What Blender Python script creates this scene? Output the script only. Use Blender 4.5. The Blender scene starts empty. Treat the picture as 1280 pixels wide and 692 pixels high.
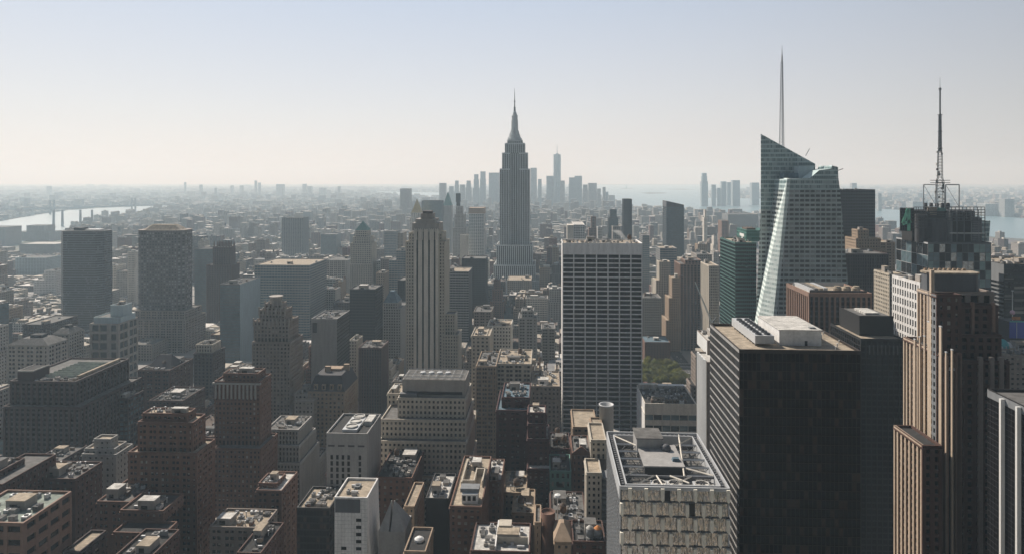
import bpy, math, random
from mathutils import Vector
rnd = random.Random(11)
scene = bpy.context.scene
# ------------------------------------------------------------------ camera, sky, sun, exposure
F, HY, CZ = 850.0, 222.0, 260.0            # focal length and horizon in photograph pixels, eye height in metres
YAW = math.atan(42 / F)
ca, sa = math.cos(YAW), math.sin(YAW)
cam_d = bpy.data.cameras.new('camera')
cam = bpy.data.objects.new('camera', cam_d)
scene.collection.objects.link(cam)
cam.location = (0, 0, CZ)
cam.rotation_euler = (math.radians(90), 0, YAW)
cam_d.sensor_width = 36
cam_d.lens = F / 1280 * 36
cam_d.shift_y = -(346 - HY) / 1280
cam_d.clip_start = 1
cam_d.clip_end = 90000
scene.camera = cam

VEIL, SKY = 0.84, 0.12
SUN_AZ, SUN_EL = math.radians(42), math.radians(40)     # to the left of straight ahead
world = bpy.data.worlds.new('World')
scene.world = world
world.use_nodes = True
wn = world.node_tree
bg = wn.nodes['Background']
sky = wn.nodes.new('ShaderNodeTexSky')
sky.sky_type = 'NISHITA'
sky.sun_disc = False
sky.sun_elevation = SUN_EL
sky.sun_rotation = -SUN_AZ
sky.altitude = 0
sky.air_density = 1.0
sky.dust_density = 0.6
sky.ozone_density = 1.0
# the hazy daylight of the picture: the clear Nishita sky seen through a pale veil, thickest low down and towards the sun's side
def wnode(t, **kw):
    n = wn.nodes.new(t)
    for k, v in kw.items(): setattr(n, k, v)
    return n
wtc = wnode('ShaderNodeTexCoord'); wsp = wnode('ShaderNodeSeparateXYZ'); wn.links.new(wtc.outputs['Generated'], wsp.inputs[0])
ramp = wnode('ShaderNodeValToRGB')
wn.links.new(wsp.outputs[2], ramp.inputs[0])
e = ramp.color_ramp.elements
for i, (pos, c) in enumerate(((0.0, (.72, .66, .65)), (.09, (.66, .65, .665)), (.26, (.50, .56, .67)), (1.0, (.19, .23, .32)))):
    q = e[i] if i < 2 else e.new(pos)
    q.position = pos; q.color = (*c, 1)
wd = wnode('ShaderNodeVectorMath', operation='DOT_PRODUCT'); wd.inputs[1].default_value = (-.5, .866, 0); wn.links.new(wtc.outputs['Generated'], wd.inputs[0])
wm_ = wnode('ShaderNodeMapRange'); wm_.interpolation_type = 'SMOOTHSTEP'; wm_.inputs[1].default_value = -.6; wm_.inputs[2].default_value = 1.0; wm_.inputs[3].default_value = .05; wm_.inputs[4].default_value = 1.0
wn.links.new(wd.outputs['Value'], wm_.inputs[0])
wv = wnode('ShaderNodeMath', operation='MULTIPLY'); wn.links.new(wm_.outputs[0], wv.inputs[0]); wv.inputs[1].default_value = VEIL * 10
ws = wnode('ShaderNodeVectorMath', operation='SCALE'); wn.links.new(ramp.outputs[0], ws.inputs[0]); wn.links.new(wv.outputs[0], ws.inputs['Scale'])
wk = wnode('ShaderNodeVectorMath', operation='SCALE'); wn.links.new(sky.outputs[0], wk.inputs[0]); wk.inputs['Scale'].default_value = SKY
wa = wnode('ShaderNodeVectorMath', operation='ADD'); wn.links.new(ws.outputs[0], wa.inputs[0]); wn.links.new(wk.outputs[0], wa.inputs[1])
wn.links.new(wa.outputs[0], bg.inputs[0])
bg.inputs[1].default_value = 0.1
sun_d = bpy.data.lights.new('sun', 'SUN')
sun_d.energy = 4.6
sun_d.angle = math.radians(0.5)
sun_d.color = (1.0, 0.92, 0.81)
sun = bpy.data.objects.new('sun', sun_d)
sun.location = (-800, 900, 1500)
sv = Vector((-math.sin(SUN_AZ) * math.cos(SUN_EL), math.cos(SUN_AZ) * math.cos(SUN_EL), math.sin(SUN_EL)))
sun.rotation_euler = sv.to_track_quat('Z', 'Y').to_euler()
scene.collection.objects.link(sun)
vs = scene.view_settings
vs.view_transform = 'Standard'
vs.look = 'None'
vs.gamma = 1
vs.exposure = 0.28
vs.use_curve_mapping = False
scene.cycles.max_bounces = 6
scene.cycles.diffuse_bounces = 2
scene.cycles.glossy_bounces = 3
scene.cycles.transmission_bounces = 2
scene.cycles.volume_bounces = 2
HAZE_DENSITY = 0.000115
HAZE_COLOR = (0.67, 0.86, 1.0)
HAZE_G = 0.18

# ------------------------------------------------------------------ picture coordinates to places on the street grid
def tray(x, D):
    u = (x - 640) / F
    return D / (ca + u * sa)
def G(x, D):
    u = (x - 640) / F
    return tray(x, D) * (-sa + u * ca)
def Zp(x, y, D):
    return CZ + tray(x, D) * (HY - y) / F
def ground_pt(x, y, z=0.0):
    u = (x - 640) / F
    t = (CZ - z) * F / (y - HY)
    return (t * (-sa + u * ca), t * (ca + u * sa))
def scr(X, Y, Z):
    t = ca * Y - sa * X
    r = ca * X + sa * Y
    if t < 1: t = 1
    return 640 + F * r / t, HY - F * (Z - CZ) / t

# ------------------------------------------------------------------ materials
mats = {}
def _new(name):
    m = bpy.data.materials.new(name)
    m.use_nodes = True
    nt = m.node_tree
    return m, nt, nt.nodes['Principled BSDF']
def N(nt, t, **kw):
    n = nt.nodes.new(t)
    for k, v in kw.items():
        setattr(n, k, v)
    return n
def math_n(nt, op, a, b=None, c=None):
    n = N(nt, 'ShaderNodeMath', operation=op)
    for i, v in enumerate((a, b, c)):
        if v is None: continue
        if isinstance(v, (int, float)): n.inputs[i].default_value = v
        else: nt.links.new(v, n.inputs[i])
    return n.outputs[0]
def mixc(nt, f, a, b, mode='MIX'):
    n = N(nt, 'ShaderNodeMix', data_type='RGBA', blend_type=mode)
    for idx, v in ((0, f), (6, a), (7, b)):
        if isinstance(v, (int, float)): n.inputs[idx].default_value = v
        elif isinstance(v, tuple): n.inputs[idx].default_value = (*v[:3], 1)
        else: nt.links.new(v, n.inputs[idx])
    return n.outputs[2]
def wallmat(name, col, rough=0.85, var=0.28, metal=0.0, scale=1.0):
    """masonry, roofing or metal with patches, streaks and grain"""
    if name in mats: return mats[name]
    m, nt, p = _new(name)
    tc = N(nt, 'ShaderNodeTexCoord')
    mp = N(nt, 'ShaderNodeMapping')
    mp.inputs['Scale'].default_value = (0.35 * scale, 0.35 * scale, 0.045 * scale)
    nt.links.new(tc.outputs['Object'], mp.inputs[0])
    n1 = N(nt, 'ShaderNodeTexNoise'); n1.inputs['Scale'].default_value = 1.0; n1.inputs['Detail'].default_value = 5
    nt.links.new(mp.outputs[0], n1.inputs['Vector'])
    n2 = N(nt, 'ShaderNodeTexNoise'); n2.inputs['Scale'].default_value = 0.9 * scale; n2.inputs['Detail'].default_value = 6
    nt.links.new(tc.outputs['Object'], n2.inputs['Vector'])
    f = math_n(nt, 'ADD', math_n(nt, 'MULTIPLY', n1.outputs[0], 1.2), math_n(nt, 'MULTIPLY', n2.outputs[0], 0.9))
    f = math_n(nt, 'SUBTRACT', f, 1.05)
    f = math_n(nt, 'MULTIPLY_ADD', f, 2 * var, 1.0)
    if name.startswith('roof'):      # sheets of roofing of slightly different age
        bk = N(nt, 'ShaderNodeTexBrick'); bk.inputs['Scale'].default_value = 0.16; bk.inputs['Mortar Size'].default_value = .012
        bk.inputs['Color1'].default_value = (1, 1, 1, 1); bk.inputs['Color2'].default_value = (.72, .72, .72, 1); bk.inputs['Mortar'].default_value = (.55, .55, .55, 1)
        nt.links.new(tc.outputs['Object'], bk.inputs['Vector'])
        sb = N(nt, 'ShaderNodeSeparateColor'); nt.links.new(bk.outputs[0], sb.inputs[0])
        f = math_n(nt, 'MULTIPLY', f, sb.outputs[0])
    v = N(nt, 'ShaderNodeVectorMath', operation='SCALE')
    v.inputs[0].default_value = col[:3]
    nt.links.new(f, v.inputs['Scale'])
    nt.links.new(v.outputs[0], p.inputs['Base Color'])
    p.inputs['Roughness'].default_value = rough
    p.inputs['Metallic'].default_value = metal
    mats[name] = m
    return m
def glassmat(name, col, rough=0.12, ior=1.5, metal=0.0, wav=0.0):
    if name in mats: return mats[name]
    m, nt, p = _new(name)
    tc = N(nt, 'ShaderNodeTexCoord')
    n1 = N(nt, 'ShaderNodeTexNoise'); n1.inputs['Scale'].default_value = 0.22; n1.inputs['Detail'].default_value = 4
    nt.links.new(tc.outputs['Object'], n1.inputs['Vector'])
    f = math_n(nt, 'MULTIPLY_ADD', n1.outputs[0], 1.2, 0.4)
    v = N(nt, 'ShaderNodeVectorMath', operation='SCALE')
    v.inputs[0].default_value = col[:3]
    nt.links.new(f, v.inputs['Scale'])
    nt.links.new(v.outputs[0], p.inputs['Base Color'])
    p.inputs['Roughness'].default_value = rough
    p.inputs['IOR'].default_value = ior
    p.inputs['Metallic'].default_value = metal
    if wav > 0:
        g2 = N(nt, 'ShaderNodeNewGeometry'); mp2 = N(nt, 'ShaderNodeMapping'); mp2.inputs['Scale'].default_value = (1.3, .4, .28); nt.links.new(g2.outputs['Position'], mp2.inputs[0])
        n2 = N(nt, 'ShaderNodeTexNoise'); n2.inputs['Scale'].default_value = 1.0; n2.inputs['Detail'].default_value = 2
        nt.links.new(mp2.outputs[0], n2.inputs['Vector'])
        b = N(nt, 'ShaderNodeBump'); b.inputs['Strength'].default_value = 1; b.inputs['Distance'].default_value = wav
        nt.links.new(n2.outputs[0], b.inputs['Height'])
        nt.links.new(b.outputs[0], p.inputs['Normal'])
    mats[name] = m
    return m
def patmat(name, wall, glass, bay=3.4, fl=3.7, pf=0.5, sf=0.5, grough=0.15, attr=False, blinds=0.25, gmetal=0.0, bcol=None):
    """facade of piers, spandrels and panes laid out in the building's own metres"""
    if name in mats: return mats[name]
    m, nt, p = _new(name)
    tc = N(nt, 'ShaderNodeTexCoord')
    geo = N(nt, 'ShaderNodeNewGeometry')
    sp = N(nt, 'ShaderNodeSeparateXYZ'); nt.links.new(tc.outputs['Object'], sp.inputs[0])
    sn = N(nt, 'ShaderNodeSeparateXYZ'); nt.links.new(geo.outputs['True Normal'], sn.inputs[0])
    side = math_n(nt, 'GREATER_THAN', math_n(nt, 'ABSOLUTE', sn.outputs[0]), 0.7)
    flat = math_n(nt, 'LESS_THAN', math_n(nt, 'ABSOLUTE', sn.outputs[2]), 0.5)
    u = math_n(nt, 'ADD', math_n(nt, 'MULTIPLY', sp.outputs[1], side), math_n(nt, 'MULTIPLY', sp.outputs[0], math_n(nt, 'SUBTRACT', 1.0, side)))
    ub = math_n(nt, 'DIVIDE', math_n(nt, 'ADD', u, 5000.0), bay)
    zb = math_n(nt, 'DIVIDE', sp.outputs[2], fl)
    fu = math_n(nt, 'GREATER_THAN', math_n(nt, 'FRACT', ub), pf)
    fz = math_n(nt, 'GREATER_THAN', math_n(nt, 'FRACT', zb), sf)
    win = math_n(nt, 'MULTIPLY', math_n(nt, 'MULTIPLY', fu, fz), flat)
    cb = N(nt, 'ShaderNodeCombineXYZ')
    nt.links.new(math_n(nt, 'FLOOR', ub), cb.inputs[0]); nt.links.new(math_n(nt, 'FLOOR', zb), cb.inputs[1]); nt.links.new(side, cb.inputs[2])
    wnz = N(nt, 'ShaderNodeTexWhiteNoise'); nt.links.new(cb.outputs[0], wnz.inputs[0])
    bl = math_n(nt, 'GREATER_THAN', wnz.outputs[0], 1 - blinds)
    g = mixc(nt, math_n(nt, 'MULTIPLY', bl, 0.55), glass, bcol or tuple(min(1, 0.10 + 0.8 * w) for w in wall))
    n1 = N(nt, 'ShaderNodeTexNoise'); n1.inputs['Scale'].default_value = 0.12; n1.inputs['Detail'].default_value = 6
    nt.links.new(tc.outputs['Object'], n1.inputs['Vector'])
    f = math_n(nt, 'MULTIPLY_ADD', n1.outputs[0], 0.9, 0.55)
    v = N(nt, 'ShaderNodeVectorMath', operation='SCALE')
    if attr:
        a = N(nt, 'ShaderNodeVertexColor'); a.layer_name = 'tint'
        nt.links.new(a.outputs[0], v.inputs[0])
    else:
        v.inputs[0].default_value = wall[:3]
    nt.links.new(f, v.inputs['Scale'])
    col = mixc(nt, win, v.outputs[0], g)
    nt.links.new(col, p.inputs['Base Color'])
    nt.links.new(math_n(nt, 'MULTIPLY_ADD', win, grough - 0.85, 0.85), p.inputs['Roughness'])
    if gmetal: nt.links.new(math_n(nt, 'MULTIPLY', win, gmetal), p.inputs['Metallic'])
    mats[name] = m
    return m
WALL = dict(
    limestone=(0.50, 0.45, 0.375), pale_stone=(0.68, 0.63, 0.55), grey_stone=(0.37, 0.355, 0.335), tan_brick=(0.34, 0.25, 0.175),
    brown_brick=(0.16, 0.084, 0.058), red_brick=(0.13, 0.045, 0.036), pink_granite=(0.25, 0.155, 0.115), fin_stone=(0.82, 0.77, 0.66), sunlit_granite=(0.50, 0.40, 0.305), dark_stone=(0.065, 0.045, 0.042),
    white_stone=(0.72, 0.705, 0.685), travertine=(0.82, 0.81, 0.8), concrete=(0.33, 0.32, 0.31), steel_grey=(0.2, 0.21, 0.22), black_metal=(0.009, 0.0075, 0.0075),
    bronze=(0.035, 0.025, 0.02), dark_panel=(0.05, 0.05, 0.055), blue_panel=(0.40, 0.49, 0.52), green_metal=(0.05, 0.13, 0.115),
    copper=(0.13, 0.27, 0.24), taupe=(0.27, 0.225, 0.195), warm_grey=(0.34, 0.31, 0.28), smoke_metal=(0.1, 0.105, 0.115), aluminium=(0.5, 0.51, 0.52),
    esb_stone=(0.62, 0.65, 0.65), gold=(0.55, 0.42, 0.18), dark_red=(0.075, 0.028, 0.026), cocoa=(0.085, 0.042, 0.031),
    roof_tan=(0.42, 0.35, 0.265), roof_grey=(0.15, 0.145, 0.138), roof_white=(0.62, 0.6, 0.56), roof_dark=(0.035, 0.034, 0.034),
    roof_green=(0.27, 0.31, 0.27), roof_brown=(0.13, 0.095, 0.075), roof_blue=(0.13, 0.2, 0.25), wood=(0.15, 0.09, 0.055), white_paint=(0.75, 0.75, 0.73),
    asphalt=(0.05, 0.05, 0.052), pavement=(0.24, 0.23, 0.22), bark=(0.07, 0.05, 0.035), leaf=(0.12, 0.12, 0.03), leaf_dark=(0.06, 0.07, 0.018),
    slate=(0.045, 0.042, 0.048), louvre=(0.06, 0.06, 0.065), orange_paint=(0.5, 0.2, 0.06), blue_paint=(0.03, 0.07, 0.4), sign_green=(0.2, 0.62, 0.42),
    pink_paint=(0.65, 0.42, 0.5), yellow_paint=(0.6, 0.38, 0.02), teal_paint=(0.1, 0.4, 0.42))
GLASS = dict(g_dark=(0.008, 0.008, 0.009), g_mid=(0.02, 0.024, 0.028), g_blind=(0.15, 0.145, 0.13), g_pale=(0.33, 0.31, 0.27),
             g_blue=(0.13, 0.19, 0.215), g_green=(0.02, 0.085, 0.075), g_black=(0.006, 0.005, 0.006), g_teal=(0.2, 0.3, 0.3), g_bronze=(0.05, 0.026, 0.018))
def M(k):
    if k in mats: return mats[k]
    if k in ('leaf', 'leaf_dark'):
        m, nt, p = _new(k)
        p.inputs['Base Color'].default_value = (*WALL[k], 1); p.inputs['Roughness'].default_value = .7
        t = N(nt, 'ShaderNodeBsdfTranslucent'); t.inputs[0].default_value = (*[min(1, 2.4 * c) for c in WALL[k]], 1)
        x = N(nt, 'ShaderNodeMixShader'); x.inputs[0].default_value = .5
        nt.links.new(p.outputs[0], x.inputs[1]); nt.links.new(t.outputs[0], x.inputs[2]); nt.links.new(x.outputs[0], nt.nodes['Material Output'].inputs[0])
        mats[k] = m; return m
    if k in WALL:
        if k in ('black_metal', 'bronze', 'dark_panel', 'green_metal', 'smoke_metal', 'blue_panel'): return wallmat(k, WALL[k], 0.7, 0.2)
        if k in ('white_paint', 'sign_green', 'blue_paint', 'aluminium'): return wallmat(k, WALL[k], 0.5, 0.12)
        if k.startswith('roof'): return wallmat(k, WALL[k], 0.95, 0.5, 0, 0.7)
        return wallmat(k, WALL[k])
    if k in ('g_blue', 'g_green', 'g_teal'): return glassmat(k, GLASS[k], 0.08, 1.6, 0.15)
    if k in ('g_black',): return glassmat(k, GLASS[k], 0.22, 1.2)
    return glassmat(k, GLASS[k], 0.25 if k in ('g_dark', 'g_mid') else 0.4, 1.33)

# ------------------------------------------------------------------ mesh builder
class MB:
    def __init__(s): s.v = []; s.f = []; s.m = []; s.names = []
    def mi(s, k):
        if k not in s.names: s.names.append(k)
        return s.names.index(k)
    def box(s, x0, x1, y0, y1, z0, z1, k):
        if x1 < x0: x0, x1 = x1, x0
        if y1 < y0: y0, y1 = y1, y0
        i = len(s.v)
        s.v += [(x0, y0, z0), (x1, y0, z0), (x1, y1, z0), (x0, y1, z0), (x0, y0, z1), (x1, y0, z1), (x1, y1, z1), (x0, y1, z1)]
        s.f += [(i, i + 1, i + 5, i + 4), (i + 1, i + 2, i + 6, i + 5), (i + 2, i + 3, i + 7, i + 6), (i + 3, i, i + 4, i + 7), (i + 4, i + 5, i + 6, i + 7), (i + 3, i + 2, i + 1, i)]
        s.m += [s.mi(k)] * 6
    def loft(s, rings, k, cap=True):
        """rings: lists of equal-length point loops, counter-clockwise seen from above, bottom first"""
        i = len(s.v); n = len(rings[0]); a = s.mi(k)
        for r in rings: s.v += [tuple(p) for p in r]
        for j in range(len(rings) - 1):
            for q in range(n):
                b = i + j * n
                s.f.append((b + q, b + (q + 1) % n, b + n + (q + 1) % n, b + n + q)); s.m.append(a)
        if cap:
            s.f.append(tuple(i + (len(rings) - 1) * n + q for q in range(n))); s.m.append(a)
            s.f.append(tuple(i + q for q in reversed(range(n)))); s.m.append(a)
    def prism(s, pts, z0, z1, k):
        s.loft([[(x, y, z0) for x, y in pts], [(x, y, z1) for x, y in pts]], k)
    def lathe(s, x, y, prof, k, n=12):
        s.loft([[(x + r * math.cos(t * 2 * math.pi / n), y + r * math.sin(t * 2 * math.pi / n), z) for t in range(n)] for r, z in prof], k)
    def quad(s, pts, k):
        i = len(s.v); s.v += [tuple(p) for p in pts]; s.f.append(tuple(range(i, i + len(pts)))); s.m.append(s.mi(k))
    def bar(s, p, q, r, k, n=4):
        p, q = Vector(p), Vector(q); d = (q - p)
        if d.length < 1e-6: return
        a = d.orthogonal().normalized(); b = d.normalized().cross(a)
        rg = [[tuple(c + a * r * math.cos((t + .5) * 2 * math.pi / n) + b * r * math.sin((t + .5) * 2 * math.pi / n)) for t in range(n)] for c in (p, q)]
        s.loft(rg, k)
    def build(s, name, parent=None, o=(0, 0, 0), smooth=False, tint=None):
        if not s.f: return None
        me = bpy.data.meshes.new(name)
        me.from_pydata([(a - o[0], b - o[1], c - o[2]) for a, b, c in s.v], [], s.f)
        for k in s.names: me.materials.append(M(k))
        me.polygons.foreach_set('material_index', s.m)
        if tint:
            at = me.color_attributes.new('tint', 'FLOAT_COLOR', 'POINT')
            flat = []
            for c in tint: flat += [c[0], c[1], c[2], 1.0]
            at.data.foreach_set('color', flat)
        if smooth: me.polygons.foreach_set('use_smooth', [True] * len(s.f))
        me.update()
        ob = bpy.data.objects.new(name, me)
        scene.collection.objects.link(ob)
        if parent: ob.parent = parent
        else: ob.location = o
        return ob
def empty(name, loc, label=None, cat=None, group=None):
    e = bpy.data.objects.new(name, None)
    e.empty_display_size = 2
    scene.collection.objects.link(e); e.location = loc
    tag(e, label, cat, group)
    return e
def tag(o, label=None, cat=None, group=None, kind=None):
    if label: o['label'] = label
    if cat: o['category'] = cat
    if group: o['group'] = group
    if kind: o['kind'] = kind
    return o

# ------------------------------------------------------------------ facades
def ST(wall, glass='g_dark', bay=3.4, fl=3.7, pf=0.5, sf=0.5, d=0.45, mode='grid', top=1.6, panes=('g_dark', 'g_dark', 'g_dark', 'g_mid', 'g_mid', 'g_blind', 'g_blind', 'g_pale'), band=0, bw=0.12, sp=None):
    return dict(wall=wall, glass=glass, bay=bay, fl=fl, pf=pf, sf=sf, d=d, mode=mode, top=top, panes=panes, band=band, bw=bw, sp=sp or wall)
DK = ('g_dark', 'g_dark', 'g_dark', 'g_mid')
STY = dict(
    lime=ST('limestone'), pale=ST('pale_stone', bay=3.0), grey=ST('grey_stone'), tan=ST('tan_brick', pf=.55, sf=.52), brown=ST('brown_brick', pf=.58, sf=.52),
    red=ST('red_brick', pf=.58, sf=.52), dred=ST('dark_red', pf=.6, sf=.55), dstone=ST('dark_stone', pf=.45, sf=.4, bay=3.8), pink=ST('pink_granite', pf=.45, sf=.45, bay=3.6), cocoa=ST('cocoa', pf=.55, sf=.5),
    warm=ST('warm_grey', pf=.5), taupe=ST('taupe', pf=.5), conc=ST('concrete', pf=.3, sf=.45, bay=4.2), white=ST('white_stone', pf=.45, sf=.5),
    vgrey=ST('grey_stone', mode='vert', pf=.45, sf=.35, bay=2.6, d=.7, panes=DK), vlime=ST('limestone', mode='vert', pf=.5, sf=.35, bay=3, d=.7), vbrown=ST('cocoa', mode='vert', pf=.5, sf=.4, bay=3, d=.8, sp='bronze'),
    hgrey=ST('concrete', 'g_blue', pf=.08, sf=.42, bay=4.5, fl=3.9, panes=('g_blue', 'g_mid', 'g_blue', 'g_teal')), hconc=ST('concrete', pf=.1, sf=.45, bay=6, panes=DK),
    curtain=ST('smoke_metal', 'g_blue', pf=.1, sf=.25, bay=1.9, d=.15, fl=3.9, panes=('g_blue', 'g_mid', 'g_blue', 'g_dark')), black=ST('black_metal', 'g_black', pf=.16, sf=.3, bay=1.8, d=.2, panes=('g_black', 'g_black', 'g_bronze', 'g_black', 'g_black')),
    blackv=ST('black_metal', 'g_black', mode='vert', pf=.3, sf=.3, bay=2.4, d=.5, panes=('g_black',)), green=ST('green_metal', 'g_green', pf=.08, sf=.3, bay=1.8, d=.15, panes=('g_green', 'g_green', 'g_teal', 'g_mid')),
    plain=ST('concrete', mode='plain'), plainlime=ST('limestone', mode='plain'), plainblue=ST('blue_panel', mode='plain'), plaindark=ST('dark_panel', mode='plain'), louvre=ST('louvre', mode='horiz', pf=.02, sf=.5, fl=1.2, bay=9, d=.2, panes=('g_black',)),
    stripe=ST('white_stone', pf=.05, sf=.36, bay=6, fl=3.7, d=.3, panes=DK), plainbrown=ST('brown_brick', mode='plain'), plaintaupe=ST('taupe', mode='plain'),
)
MASON = ('limestone', 'pale_stone', 'grey_stone', 'tan_brick', 'brown_brick', 'red_brick', 'cocoa', 'taupe', 'warm_grey', 'dark_red', 'dark_stone')
class Bld:
    def __init__(s, name, label, cat, loc, group=None, short=None, yv=692, near=True):
        s.loc = loc; s.root = empty(name, loc, label, cat, group)
        s.mb = {}; s.panes = []; s.extra = []; s.short = short; s.yv = yv; s.near = near; s.top = 0; s.label = label; s.cx = loc
    def g(s, part):
        if part not in s.mb: s.mb[part] = MB()
        return s.mb[part]
    def one(s, part, fn, smooth=False, sub=None):
        """a part that is a mesh of its own even when others share its name; sub = [(name, fn)] go one level deeper"""
        m = MB(); fn(m); o = m.build(part, s.root, s.loc, smooth)
        for nm, f2 in (sub or []):
            q = MB(); f2(q); q.build(nm, o, s.loc)
        return o
    def finish(s):
        if getattr(s, 'done', 0): return
        s.done = True
        for k, m in s.mb.items(): m.build(k, s.root, s.loc)
        place_panes(s)
pane_mesh = {}
def pane(face, w, h, k):
    key = (face, round(w, 2), round(h, 2), k)
    if key not in pane_mesh:
        m = MB(); t = 0.04
        if face == 'f': m.box(-w / 2, w / 2, -t, t, -h / 2, h / 2, k)
        else: m.box(-t, t, -w / 2, w / 2, -h / 2, h / 2, k)
        me = bpy.data.meshes.new('window')
        me.from_pydata(m.v, [], m.f); me.materials.append(M(k)); pane_mesh[key] = me
    return pane_mesh[key]
def place_panes(b):
    if not b.panes: return
    L = []
    for (c, face, w, h, k) in b.panes:
        px, py = scr(*c)
        if px < -5 or px > 1285 or py > min(b.yv, 694) + 2: vis = 0
        elif (face == 'l' and c[0] < 0) or (face == 'r' and c[0] > 0) or face == 'b': vis = 0
        else: vis = w * h / c[1] ** 2 * (1 if face == 'f' else abs(c[0]) / c[1])
        L.append((-vis, c, face, w, h, k))
    L.sort(key=lambda q: (q[0], q[1]))
    cap = 98 if b.near else 0
    rest = MB()
    for i, (vv, c, face, w, h, k) in enumerate(L):
        if i < cap and vv < 0:
            o = bpy.data.objects.new('window', pane(face, w, h, k)); scene.collection.objects.link(o)
            o.parent = b.root; o.location = (c[0] - b.loc[0], c[1] - b.loc[1], c[2] - b.loc[2])
        else:
            t = .04
            if face in 'fb': rest.box(c[0] - w / 2, c[0] + w / 2, c[1] - t, c[1] + t, c[2] - h / 2, c[2] + h / 2, k)
            else: rest.box(c[0] - t, c[0] + t, c[1] - w / 2, c[1] + w / 2, c[2] - h / 2, c[2] + h / 2, k)
    o = rest.build('window', b.root, b.loc)
    if o: o['kind'] = 'stuff'

def face_grid(b, m, face, a0, a1, pos, z0, z1, s):
    """piers and spandrels on one face; pos = wall plane, a0..a1 = extent along it"""
    W = a1 - a0
    if W < 1 or z1 - z0 < 2: return
    d = s['d']; n = max(1, round(W / s['bay'])); bay = W / n
    sgn = {'f': 1, 'b': -1, 'l': 1, 'r': -1}[face]
    def bx(u0, u1, zz0, zz1, dep, k):
        q0, q1 = pos + sgn * (d - dep), pos + sgn * (d + 0.05)
        if face in 'fb': m.box(u0, u1, q0, q1, zz0, zz1, k)
        else: m.box(q0, q1, u0, u1, zz0, zz1, k)
    ztop = z1 - s['top']
    nf = max(1, int((ztop - z0) / s['fl']))
    mode = s['mode']
    if mode == 'plain':
        bx(a0, a1, z0, z1 - .004, d, s['wall']); return
    pw = s['pf'] * bay
    dp, ds = (d, d * .88) if mode != 'horiz' else (d * .85, d)
    if mode == 'vert': ds = d * 0.3
    for i in range(n + 1):
        c = a0 + i * bay
        w = pw * (.42 if s.get('pair') and i % 2 else (1.35 if s.get('pair') else 1))
        u0, u1 = max(a0, c - w / 2), min(a1, c + w / 2)
        if i == 0: u1 = a0 + pw * .8
        if i == n: u0 = a1 - pw * .8
        bx(u0, u1, z0, ztop + .02, dp, s['wall'])
    bx(a0 + .003, a1 - .003, ztop, z1 - .004, d * .97, s['wall'])
    sh = s['sf'] * s['fl']
    for j in range(nf):
        z = ztop - (j + 1) * s['fl']
        bx(a0 + .02, a1 - .02, z, z + sh, ds, s['sp'])
        if s['band'] and j % s['band'] == s['band'] - 1:
            bx(a0 + .01, a1 - .01, z + .1, z + sh * 1.0, d * 1.0 + .12, s['wall'])
    if (face == 'f' or (face == 'l' and a0 is not None) or face == 'r' or face == 'b') and b is not None and b.near:
        ph = s['fl'] - sh
        for j in range(nf):
            z = ztop - (j + 1) * s['fl'] + sh
            for i in range(n):
                w = bay - pw
                c = a0 + (i + .5) * bay
                q = pos + sgn * (d - .07)
                k = rnd.choice(s['panes'])
                if s['wall'] in ('limestone', 'pale_stone') and k in ('g_blind', 'g_pale') and rnd.random() < .6: k = 'g_dark'
                if k in ('g_blind', 'g_pale') and rnd.random() < .5:
                    hh = ph * rnd.uniform(.35, .7)
                    b.panes.append((((c, q, z + ph - hh / 2) if face in 'fb' else (q, c, z + ph - hh / 2)), face, w, hh, k))
                else:
                    b.panes.append((((c, q, z + ph / 2) if face in 'fb' else (q, c, z + ph / 2)), face, w, ph, k))
heroes = []        # footprints and screen extents for the fillers to respect
def tier(b, X0, X1, Y0, Y1, z0, z1, s, left=None, right=None, roof='roof_grey', back=False, zt=None, par=1.1):
    m = b.g('wall'); d = s['d']
    rz = z1 - par
    m.box(X0 + d, X1 - d, Y0 + d, Y1 - .01, z0, rz - .02, s['glass'] if s['mode'] != 'plain' else s['wall'])
    face_grid(b, m, 'f', X0, X1, Y0, z0, z1, s)
    face_grid(b, m, 'l', Y0 + d + .06, Y1 - .05, X0, z0, z1, left or s)
    face_grid(b, m, 'r', Y0 + d + .06, Y1 - .05, X1, z0, z1, right or s)
    if back: face_grid(b, m, 'b', X0, X1, Y1 + .4, z0, z1, s)
    # roof deck and parapet
    rf_ = MB(); rf_.box(X0 + .3, X1 - .3, Y0 + .3, Y1 - .3, rz - .015, rz, roof); rf_.build('roof', b.root, b.loc)
    p = MB(); t = .55
    p.box(X0 + d + .08, X1 - d - .08, Y1 - t, Y1 + .01, rz, z1 + .03, s['wall'])
    p.box(X0 - .06, X1 + .06, Y0 - .06, Y0 + t, z1 - .25, z1 + .05, s['wall'])
    p.box(X0 - .06, X0 + t, Y0 + t + .003, Y1 - t - .003, z1 - .25, z1 + .05, s['wall'])
    p.box(X1 - t, X1 + .06, Y0 + t + .003, Y1 - t - .003, z1 - .25, z1 + .05, s['wall'])
    if s['wall'] in MASON and s['mode'] != 'plain':
        zc = z1 - s['top'] - .1
        p.box(X0 - .45, X1 + .45, Y0 - .45, Y0 + .1, zc, zc + .55, s['wall']); p.box(X0 - .45, X0 + .1, Y0 + .103, Y1 - .2, zc, zc + .55, s['wall']); p.box(X1 - .1, X1 + .45, Y0 + .103, Y1 - .2, zc, zc + .55, s['wall'])
    p.build('parapet', b.root, b.loc)
    b.top = max(b.top, z1)
    reg(b, X0, X1, Y0, Y1, z1)
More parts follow.
